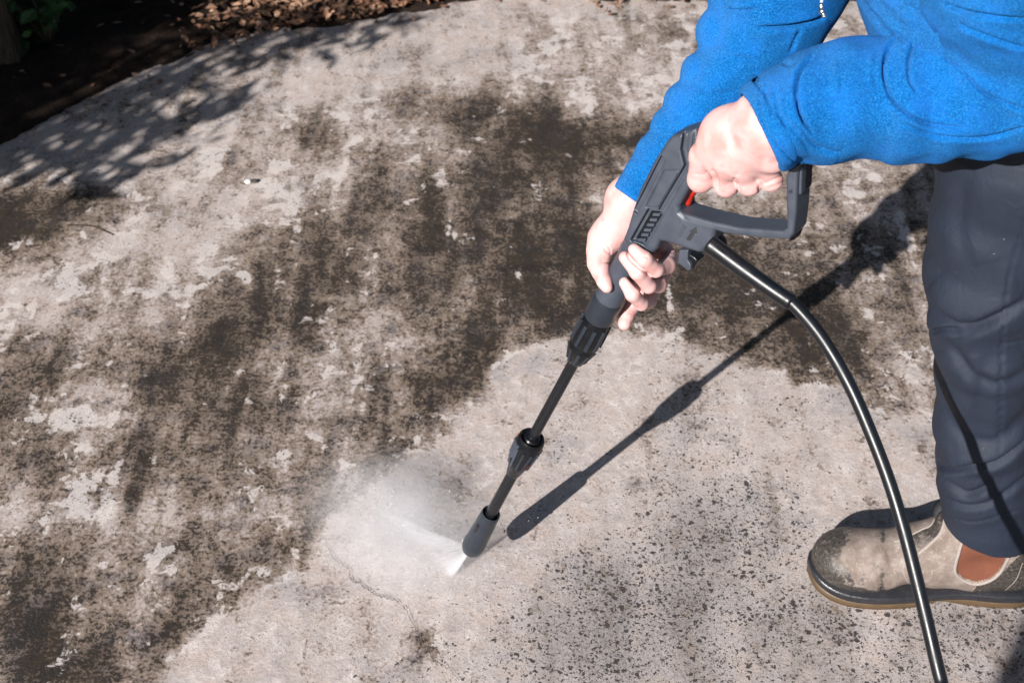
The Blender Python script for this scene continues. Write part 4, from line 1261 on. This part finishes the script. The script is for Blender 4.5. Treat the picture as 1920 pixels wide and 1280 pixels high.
# near sleeve
def puff(px, py, d, r, sx=1.0, k=0.0022):
    P = at(px, py, d); R = rpx(P, r)
    return ellipsoid(P, np.array([R, R, R]) * sx, k)
K_ = 0.0022
S1 = limb([SP(1420, 252, 1.306, 82), SP(1452, 229, 1.305, 92), SP(1472, 217, 1.305, 96)], K_)
S1 += limb([SP(1528, 202, 1.304, 106), SP(1592, 188, 1.302, 115), SP(1622, 184, 1.301, 116)], K_)
S1 += limb([SP(1480, 212, 1.309, 80), SP(1700, 176, 1.30, 104), SP(1800, 160, 1.29, 120), SP(1930, 115, 1.275, 140)], K_)
S1 += [puff(1706, 182, 1.297, 125), puff(1762, 173, 1.293, 131), puff(1832, 156, 1.287, 143), puff(1925, 127, 1.275, 158)]
S1 += [puff(1700, 120, 1.296, 72), puff(1752, 92, 1.288, 82), puff(1820, 70, 1.276, 96), puff(1900, 48, 1.262, 118)]
S1 += limb([SP(1930, 110, 1.275, 150), SP(1900, -40, 1.21, 165), (shL, 190)], 0.012)
S1 += limb([SP(1720, 62, 1.32, 66), SP(1800, 20, 1.28, 100)], 0.008)
cuffL = at(1432, 241, 1.306)
dirL = at(1500, 203, 1.300) - at(1425, 246, 1.306); dirL /= np.linalg.norm(dirL)
cut_n = dirL + 0.42 * (CAM - cuffL) / np.linalg.norm(CAM - cuffL) * 0.0
V_ = [plane_cut(cuffL - dirL * 0.004, -dirL, cuffL - 0.09, cuffL + 0.09, 0.003)]
V_[0] = ('s', V_[0][1], cuffL - 0.10, cuffL + 0.10, 0.004)
inner = chain([at(1400, 262, 1.306), at(1455, 224, 1.305), at(1520, 196, 1.303)], [rpx(cuffL, 71), rpx(cuffL, 75), rpx(cuffL, 40)], 0.0, 's')
hemL = [torus(cuffL + dirL * 0.0035, dirL, rpx(cuffL, 80), 0.0034, 0.002), torus(cuffL + dirL * 0.0125, dirL, rpx(cuffL, 89.5), 0.0013, 0.001, 's'), torus(cuffL + dirL * 0.0150, dirL, rpx(cuffL, 90.5), 0.0010, 0.001, 's')]
V, Q = sdf_mesh(S1 + V_ + inner + hemL, 0.0015)
V = relax(V, Q, 2, 0.4)
V = V + normals_of(V, Q) * (0.0022 * vnoise(V * np.array([1.6, 0.8, 0.8]), 41, 60) + 0.0010 * vnoise(V, 42, 150))[:, None]
FOLDS1 = [([(1526, 104), (1502, 131), (1493, 162), (1496, 196), (1506, 226), (1526, 252)], 3.2, 0.0100, 0.0022),
          ([(1680, 66), (1664, 96), (1657, 129), (1662, 162), (1676, 192), (1705, 217), (1745, 233), (1805, 240)], 3.2, 0.0090, 0.0022),
          ([(1726, 64), (1709, 92), (1703, 125), (1707, 154), (1722, 174)], 3.0, 0.0060, 0.0015),
          ([(1753, 55), (1770, 100), (1807, 137), (1853, 179), (1925, 208)], 3.4, 0.0060, 0.0025),
          ([(1690, 228), (1740, 250), (1800, 258), (1860, 254), (1925, 238)], 3.4, 0.0060, 0.0030),
          ([(1453, 172), (1462, 214), (1490, 246), (1522, 285)], 5, 0.0036, 0.0020), ([(1436, 150), (1440, 190), (1456, 226)], 5.0, 0.0020, 0.0010),
          ([(1466, 116), (1476, 122), (1490, 120)], 4, 0.0040, 0.0015), ([(1500, 240), (1530, 272), (1575, 288)], 5, 0.0040, 0.003),
          ([(1570, 112), (1566, 150), (1570, 180)], 7, -0.0018, 0.0), ([(1636, 100), (1630, 140), (1634, 170)], 6, -0.0016, 0.0),
          ([(1466, 204), (1520, 192), (1590, 180), (1653, 167)], 1.8, -0.0013, -0.0003), ([(1703, 188), (1760, 206), (1820, 229)], 1.8, -0.0013, -0.0003),
          ([(1800, 45), (1850, 66), (1925, 92)], 4, 0.006, 0.003), ([(1770, 8), (1830, 25), (1925, 36)], 4, 0.006, 0.003),
          ([(1424, 172), (1432, 232), (1464, 280), (1494, 308)], 2.0, 0.0030, 0.0008)]
V = fold(V, Q, FOLDS1)
M_SLEEVE = M_FLEECE
def sub(o, parent):
    o.parent = parent; bpy.context.view_layer.update(); o.matrix_parent_inverse = parent.matrix_world.inverted(); return o
sub(new_mesh('sleeve', V, Q, M_FLEECE, label='near sleeve with deep elbow folds and turned cuff'), jacket)
# far sleeve
C2 = [(1203, 360, 1.512, 46), (1238, 305, 1.508, 55), (1312, 215, 1.50, 72), (1378, 130, 1.49, 88), (1430, 45, 1.475, 108), (1468, -50, 1.46, 120)]
S2 = limb([SP(q[0] + (8 if q[1] < 350 else 0), q[1], q[2], q[3] * (0.90 if q[1] < 350 else 1)) for q in C2], 0.02)
for q in [(1190, 357, 1.507, 37), (1204, 325, 1.505, 33), (1226, 288, 1.503, 33), (1258, 240, 1.50, 38), (1290, 190, 1.497, 42), (1318, 140, 1.49, 44), (1358, 66, 1.478, 54), (1398, -5, 1.465, 66)]:
    S2 += [ellipsoid(at(*q[:3]), np.array([1, 1, 1]) * rpx(at(*q[:3]), q[3]), 0.003)]
S2 += limb([SP(1468, -50, 1.46, 120), (shR, 190)], 0.03)
cR = at(1190, 376, 1.512); dR = at(1238, 305, 1.508) - at(1203, 360, 1.512); dR /= np.linalg.norm(dR)
S2 += [('s', plane_cut(cR, -dR, cR, cR)[1], cR - 0.07, cR + 0.07, 0.003)]
S2 += chain([at(1180, 392, 1.512), at(1225, 325, 1.51), at(1260, 280, 1.505)], [rpx(cR, 38), rpx(cR, 38), rpx(cR, 20)], 0.0, 's')
S2 += [torus(cR + dR * 0.003, dR, rpx(cR, 42), 0.0032, 0.002)]
V, Q = sdf_mesh(S2, 0.0018)
V = relax(V, Q, 2, 0.4)
V = V + normals_of(V, Q) * (0.0020 * vnoise(V, 51, 60) + 0.0010 * vnoise(V, 52, 150))[:, None]
V = fold(V, Q, [([(1362, 19), (1390, 20), (1418, 18)], 2.6, 0.006, 0.002), ([(1420, 53), (1474, 50), (1516, 42), (1550, 30)], 3.6, 0.009, 0.003),
                ([(1322, 92), (1370, 97), (1424, 108)], 4, -0.0022, -0.0008), ([(1500, 50), (1490, 75), (1480, 100)], 4, 0.003, 0.002), ([(1300, 160), (1340, 175), (1380, 170)], 6, 0.002, 0.002),
                ([(1250, 240), (1290, 250), (1320, 240)], 6, 0.002, 0.002)])
sub(new_mesh('sleeve', V, Q, M_FLEECE, label='far sleeve with scalloped creases down its outer edge'), jacket)
# hood cord with metal toggle
cp = [at(1549, -160, 1.32), at(1546, -60, 1.325), at(1541, 0, 1.33), at(1540, 8, 1.33)]
V, Q = tube(smooth_path(cp, 16), 0.0016, 8)
cord = sub(new_mesh('cord', V, Q, m_plain('grey_cord', (0.30, 0.34, 0.40), 0.8)), jacket)
M_STEEL = NT('toggle_metal').bsdf((0.62, 0.62, 0.62), 0.3, None, 0.5, 1.0)
tp = [at(1540, 6, 1.329), at(1540, 12, 1.329), at(1541, 20, 1.329), at(1544, 26, 1.329), at(1546, 32, 1.329)]
V, Q = tube(smooth_path(tp, 20), np.interp(np.linspace(0, 1, 20), [0, .2, .35, .6, .75, 1], [0.0015, 0.0030, 0.0022, 0.0038, 0.002, 0.0030]), 12)
sub(new_mesh('toggle', V, Q, M_STEEL), jacket)

# --- trousers
def m_trouser():
    t = NT('navy_softshell'); c = t.coord()
    n = t.noise(25, 5, 0.6, vec=c)
    w1 = t.noise(900, 2, 0.5, vec=c)
    col = t.mix(n, (0.0078, 0.0118, 0.0225), (0.0145, 0.0205, 0.0355))
    fleck = t.noise(330, 2, 0.5, vec=t.vmath('ADD', c, (4, 5, 6)))
    col = t.mix(t.smooth(fleck, 0.79, 0.82), col, (0.35, 0.37, 0.40))
    wv = t.add('ShaderNodeTexWave', wave_type='BANDS', bands_direction='DIAGONAL'); wv.inputs['Scale'].default_value = 330; wv.inputs['Distortion'].default_value = 1.5; t.set(wv.inputs['Vector'], c)
    cr = t.noise(48, 6, 0.6, 0.8, vec=t.vmath('MULTIPLY', c, (1, 1, 0.6)))
    b1 = t.bump(cr, 0.35, 0.006)
    return t.bsdf(col, 0.66, t.bump(t.math('ADD', w1, t.math('MULTIPLY', wv.outputs['Fac'], 0.6)), 0.45, 0.0006, b1), 0.3)
M_TROUSER = m_trouser()
Tr = limb([SP(2010, 130, 1.49, 215), SP(1938, 290, 1.525, 172), SP(1890, 410, 1.57, 138), SP(1867, 520, 1.62, 127), SP(1862, 570, 1.64, 108), SP(1858, 620, 1.66, 103), SP(1853, 690, 1.70, 93), SP(1850, 780, 1.75, 91), SP(1850, 850, 1.785, 88),
             SP(1852, 905, 1.815, 85), SP(1853, 950, 1.84, 80), SP(1854, 1003, 1.868, 79)], 0.012)
for q in [(1848, 505, 1.61, 113), (1858, 636, 1.665, 105), (1846, 800, 1.755, 92), (1852, 893, 1.81, 89)]:
    Tr += [ellipsoid(at(*q[:3]), np.array([1, 1, 0.8]) * rpx(at(*q[:3]), q[3]), 0.006)]
Tr += chain([hipR, kneeR, ankR - W(0, 0, 0.02)], [0.115, 0.085, 0.062], 0.03)
Tr += chain([hipL + W(.02, .02, 0), pelvis, hipR], [0.12, 0.14, 0.12], 0.05) + chain([pelvis, pelvis + W(-.03, -.01, .10)], [0.14, 0.13], 0.03)
hem = at(1853, 985, 1.86); hn = ankL - kneeL; hn /= np.linalg.norm(hn)
Tr += [('s', plane_cut(hem + hn * 0.004, hn + W(-0.30, 0, 0), hem, hem)[1], hem - 0.085, hem + 0.085, 0.003)]
Tr += chain([hem + hn * 0.05, hem - hn * 0.05], [rpx(hem, 66), rpx(hem, 60)], 0.0, 's')
V, Q = sdf_mesh(Tr, 0.0030)
V = relax(V, Q, 2, 0.4)
V = V + normals_of(V, Q) * (0.0010 * vnoise(V, 61, 40) + 0.0004 * vnoise(V, 62, 110))[:, None]
FOLDS2 = [([(1730, 552), (1775, 592), (1830, 606), (1925, 560)], 9, 0.0120, 0.0095), ([(1754, 620), (1775, 611), (1805, 616)], 4, 0.008, 0.003),
          ([(1790, 640), (1830, 700), (1880, 712), (1930, 690)], 11, 0.0070, 0.0060), ([(1765, 720), (1800, 800), (1860, 822), (1930, 760)], 12, 0.0050, 0.0050),
          ([(1758, 868), (1790, 873), (1830, 866), (1870, 858), (1930, 808)], 5, 0.0110, 0.0075), ([(1760, 884), (1790, 905), (1820, 920), (1860, 902)], 6, 0.0090, 0.0050),
          ([(1766, 930), (1820, 944), (1870, 930), (1930, 885)], 6, 0.0070, 0.0045), ([(1778, 965), (1830, 975), (1880, 961), (1925, 952)], 2.4, 0.0026, 0.0012),
          ([(1935, 380), (1900, 480), (1885, 560), (1878, 640), (1874, 760), (1870, 860)], 2.2, 0.0034, 0.0012), ([(1876, 635), (1900, 637), (1930, 634)], 2.0, 0.0030, 0.0010),
          ([(1895, 298), (1912, 312), (1935, 320)], 2, 0.0022, 0.0008), ([(1810, 330), (1800, 420), (1815, 500)], 16, 0.0030, 0.0030), ([(1850, 660), (1838, 760), (1846, 840)], 12, 0.0030, 0.0030)]
V = fold(V, Q, FOLDS2)
trousers = adopt(new_mesh('trousers', V, Q, M_TROUSER), person)

# --- boots
def boot(toe, heel, side_sign, detail):
    toe = np.asarray(toe); heel = np.asarray(heel)
    ex = heel - toe; L = np.linalg.norm(ex); ex /= L; ez = W(0, 0, 1); ey_ = np.cross(ez, ex)          # ey_ towards the viewer's side
    if ey_ @ (CAM - toe) < 0: ey_ = -ey_
    s = L / 0.295
    def B(x, y, z): return toe + s * (ex * x + ey_ * y + ez * z)
    R3 = np.stack([ex, ey_, ez], 1)
    o = empty('boot', toe + ex * L * .5)
    adopt(o, person)
    # outline of the foot, x from toe to heel, y towards the viewer
    out = [(0.0, -0.004), (0.006, 0.020), (0.022, 0.037), (0.05, 0.046), (0.085, 0.048), (0.12, 0.043), (0.155, 0.036), (0.19, 0.034), (0.23, 0.037), (0.265, 0.036), (0.287, 0.024), (0.295, 0.0),
           (0.287, -0.024), (0.265, -0.034), (0.23, -0.035), (0.19, -0.035), (0.155, -0.038), (0.12, -0.044), (0.085, -0.047), (0.05, -0.044), (0.02, -0.032), (0.005, -0.018)]
    out = smooth_path(out + out[:1], 90)[:-1]
    def sheet(grow, z0, z1, lift=0.0, rim=0.0):
        n = len(out); c = out.mean(0)
        rings = []
        for z, g_ in ((z0, -0.004), (z0 + 0.002, 0.0), (z1 - 0.002, 0.0), (z1, -0.003)):
            d = out - c; q = out + d / np.linalg.norm(d, axis=1)[:, None] * (grow + g_)
            zz = np.full(n, z) + np.clip((0.055 - q[:, 0]) / 0.055, 0, 1) ** 2 * lift
            rings.append(np.array([B(x, y, z_) for (x, y), z_ in zip(q, zz)]))
        V = np.concatenate([np.repeat(rings[0].mean(0)[None], n, 0) + 1e-5 * (rings[0] - rings[0].mean(0))] + rings + [np.repeat(rings[-1].mean(0)[None], n, 0) + 1e-5 * (rings[-1] - rings[-1].mean(0))])
        m = 6; i = np.arange(m - 1)[:, None] * n; j = np.arange(n)[None]; k = (j + 1) % n
        return V, np.stack([i + j, i + k, i + n + k, i + n + j], -1).reshape(-1, 4)
    V, Q = sheet(0.004, 0.000, 0.013, 0.010)
    rel = (V - toe) @ ex / s
    arch = np.clip(1 - np.abs(rel - 0.165) / 0.035, 0, 1)
    zz = V[:, 2]
    V[:, 2] = np.where(zz < 0.006, zz + arch * 0.009, zz)
    sole = sub(new_mesh('outsole', V, Q, M_GUM), o)
    V, Q = sheet(0.0055, 0.0115, 0.024, 0.012)
    sub(new_mesh('welt', V, Q, M_WELT), o)
    up = [ellipsoid(B(.062, 0.0, .038), np.array((.060, .0455, .036)) * s, .012, R3), ellipsoid(B(.045, 0.0, .048), np.array((.040, .037, .026)) * s, .02, R3)]
    up += chain([B(.085, 0, .050), B(.135, -.002, .060), B(.175, -.002, .083), B(.205, -.002, .112)], [.037 * s, .034 * s, .033 * s, .035 * s], .02)
    up += chain([B(.16, 0, .045), B(.215, 0, .048), B(.258, 0, .048)], [.036 * s, .035 * s, .034 * s], .02)
    up += chain([B(.258, 0, .05), B(.245, 0, .10), B(.240, 0, .145)], [.032 * s, .036 * s, .040 * s], .02)
    up += chain([B(.205, -.002, .11), B(.205, -.002, .150)], [.037 * s, .041 * s], .015)
    lo, hi = B(.14, 0, .02), B(.14, 0, .02)
    up += [('s', lambda P: -(0.017 * s - P[..., 2]) * -1.0 if False else (P[..., 2] - 0.017 * s), toe - .4, toe + .4, 0.004)]
    topn = ez * 1.0 + ex * 0.10
    up += [('s', lambda P: -((P - B(.225, 0, .142)) @ (topn / np.linalg.norm(topn))), B(.22, 0, .15) - .09, B(.22, 0, .15) + .09, .003)]
    up += [('s', cone(B(.222, -.002, .10), B(.222, -.002, .17), .029 * s, .037 * s)[1], B(.222, 0, .1) - .04, B(.222, 0, .17) + .05, .003)]
    V, Q = sdf_mesh(up, 0.0018 if detail else 0.004)
    V = relax(V, Q, 2, 0.4)
    V = V + normals_of(V, Q) * (0.0010 * vnoise(V, 71, 55))[:, None]
    if detail:
        V = fold(V, Q, BOOT_FOLDS)
    return o, V, Q, B, R3, s
M_GUM = m_plain('gum_sole', (0.075, 0.047, 0.024), 0.5, 0.35, 60, 0.3, 300)
M_WELT = m_plain('worn_black_rubber', (0.016, 0.016, 0.019), 0.30, 0.7, 90, 0.5, 400, 0.6)
def m_leather():
    t = NT('worn_suede_leather'); c = t.coord()
    wear = t.attr('wear')
    n = t.noise(38, 7, 0.65, vec=c); f = t.noise(260, 5, 0.7, vec=c); p = t.noise(85, 6, 0.7, vec=t.vmath('ADD', c, (3, 1, 8)))
    tan = t.ramp(n, [(0.3, (0.100, 0.075, 0.063)), (0.5, (0.165, 0.129, 0.112)), (0.7, (0.25, 0.215, 0.198))])
    tan = t.mix(t.smooth(p, 0.5, 0.68, 0, 0.6), tan, (0.12, 0.092, 0.075))
    tan = t.mix(t.smooth(f, 0.58, 0.72, 0, 0.5), tan, (0.5, 0.46, 0.42))
    blk = t.ramp(f, [(0.35, (0.020, 0.017, 0.016)), (0.6, (0.055, 0.047, 0.042)), (0.72, (0.20, 0.18, 0.165))])
    w = t.smooth(t.math('ADD', wear, t.math('ADD', t.math('MULTIPLY', t.math('SUBTRACT', p, 0.5), 1.3), t.math('MULTIPLY', t.math('SUBTRACT', n, 0.5), 0.9))), 0.35, 0.65)
    col = t.mix(w, tan, blk)
    return t.bsdf(col, t.smooth(w, 0, 1, 0.85, 0.38), t.bump(t.math('ADD', f, n), 0.45, 0.0016), 0.4)
M_LEATHER = m_leather()
M_GUSSET = m_plain('rust_elastic', (0.115, 0.037, 0.019), 0.85, 0.3, 55, 0.5, 700)
M_STITCH = m_plain('pale_stitch', (0.235, 0.20, 0.182), 0.9, 0.4, 300)
BOOT_FOLDS = [([(1655, 1010), (1645, 1045), (1650, 1085), (1660, 1112)], 7, 0.0022, 0.0012), ([(1668, 1005), (1665, 1035), (1672, 1065)], 5, 0.0012, 0.0008)]
toeP, heelP = ground_at(1516, 1083), ground_at(1936, 1102)
bo, V, Q, B, R3, bs = boot(toeP, heelP, 1, True)
px, py, _ = px_of(V); N = normals_of(V, Q); fc = np.sum(N * (CAM - V), 1) > 0
def zb(*p): return [(1480 + x / 3.2, 880 + y / 3.2) for x, y in p]
gus = zb((1050, 345), (1040, 440), (1005, 560), (1005, 620), (1050, 660), (1120, 680), (1200, 660), (1260, 610), (1300, 540), (1350, 460), (1440, 400), (1440, 330))
g_in = (poly_sd(px, py, gus) < 0) & fc
V = V - N * (np.where(g_in, 0.0022, 0.0))[:, None]
rel = (V - toeP) @ R3 / bs
wear = 0.75 * np.clip((0.086 - rel[:, 0]) / 0.06, -0.2, 1) + 1.15 * np.clip((0.040 - rel[:, 2]) / 0.018, 0, 1) * np.clip((0.17 - rel[:, 0]) / 0.06, 0, 1)
wear += 0.50 * np.exp(-(((px - 1655) / 10) ** 2)) * (rel[:, 2] > 0.035)
wear -= 0.60 * np.exp(-((px - 1608) / 36) ** 2 - ((py - 1042) / 22) ** 2)
back = poly_sd(px, py, zb((1080, 755), (1130, 690), (1230, 655), (1290, 600), (1420, 480), (1520, 440), (1520, 800), (1300, 800))) < 0
wear = np.where(back, 0.9, wear)
wear = np.where(poly_sd(px, py, zb((735, 390), (850, 330), (890, 225), (940, 240), (910, 380), (770, 500))) < 0, 0.62, wear)
face_g = g_in[Q].sum(1) >= 3
upper = sub(new_mesh('upper', V, Q[~face_g], M_LEATHER), bo)
at_ = upper.data.attributes.new('wear', 'FLOAT', 'POINT'); at_.data.foreach_set('value', wear.astype(np.float32))
sub(new_mesh('elastic_gusset', V, Q[face_g], M_GUSSET, label='rust brown elastic side panel'), bo)
bvh = BVHTree.FromPolygons([tuple(v) for v in V], [tuple(q) for q in Q])
def on_boot(line, n=40):
    out = []
    for x, y in smooth_path(line, n):
        d = Vector(ray(x, y)).normalized(); hit = bvh.ray_cast(Vector(CAM), d)
        if hit[0] is not None: out.append(np.array(hit[0]) + np.array(hit[1]) * -0.0009)
    return out
for line, w in [(zb((935, 225), (930, 300), (905, 380), (850, 440), (775, 505)), 0.0024), (zb((680, 600), (700, 655), (760, 735)), 0.0011), (zb((775, 510), (700, 560), (680, 600)), 0.0011),
                (zb((1045, 350), (1036, 440), (1000, 560), (1000, 625), (1050, 668), (1120, 690), (1205, 668), (1265, 620), (1305, 548), (1355, 470), (1410, 440)), 0.0025),
                (zb((1028, 345), (1018, 440), (985, 560), (985, 632), (1045, 684)), 0.0009), (zb((1120, 690), (1100, 725), (1078, 752)), 0.0010),
                (zb((1400, 560), (1360, 660), (1290, 730)), 0.0012), (zb((632, 432), (700, 405), (790, 360), (855, 325), (890, 225)), 0.0020)]:
    pts = on_boot(line)
    if len(pts) > 4:
        V_, Q_ = tube(pts, w, 6); sub(new_mesh('seam', V_, Q_, M_STITCH), bo)
# pull tab at the front of the collar
a = at(1763, 940, 1.80)
tabp = [on_boot([(1752, 968), (1754, 966), (1756, 964)], 3)[0] if on_boot([(1752, 968), (1754, 966), (1756, 964)], 3) else at(1753, 966, 1.83)]
q0 = tabp[0]
tab = [q0, q0 + (0, 0, 0.014), q0 + (0.005, 0.0, 0.022), q0 + (0.010, 0, 0.012)]
P = smooth_path(tab, 14); wv = B(0, 1, 0) - B(0, 0, 0)
wv = wv / np.linalg.norm(wv) * 0.009
V_ = np.concatenate([P - wv, P + wv]); i = np.arange(13)
o_ = sub(new_mesh('pull_tab', V_, np.stack([i, i + 1, i + 15, i + 14], 1), m_plain('black_webbing', (0.02, 0.02, 0.022), 0.8)), bo)
md = o_.modifiers.new('thick', 'SOLIDIFY'); md.thickness = 0.0018
# the other boot, behind and out of the picture
b2, V, Q, _, _, _ = boot(ankR * [1, 1, 0] + W(-0.21, 0.02, 0), ankR * [1, 1, 0] + W(0.08, -0.01, 0), 1, False)
u2 = sub(new_mesh('upper', V, Q, M_LEATHER), b2)
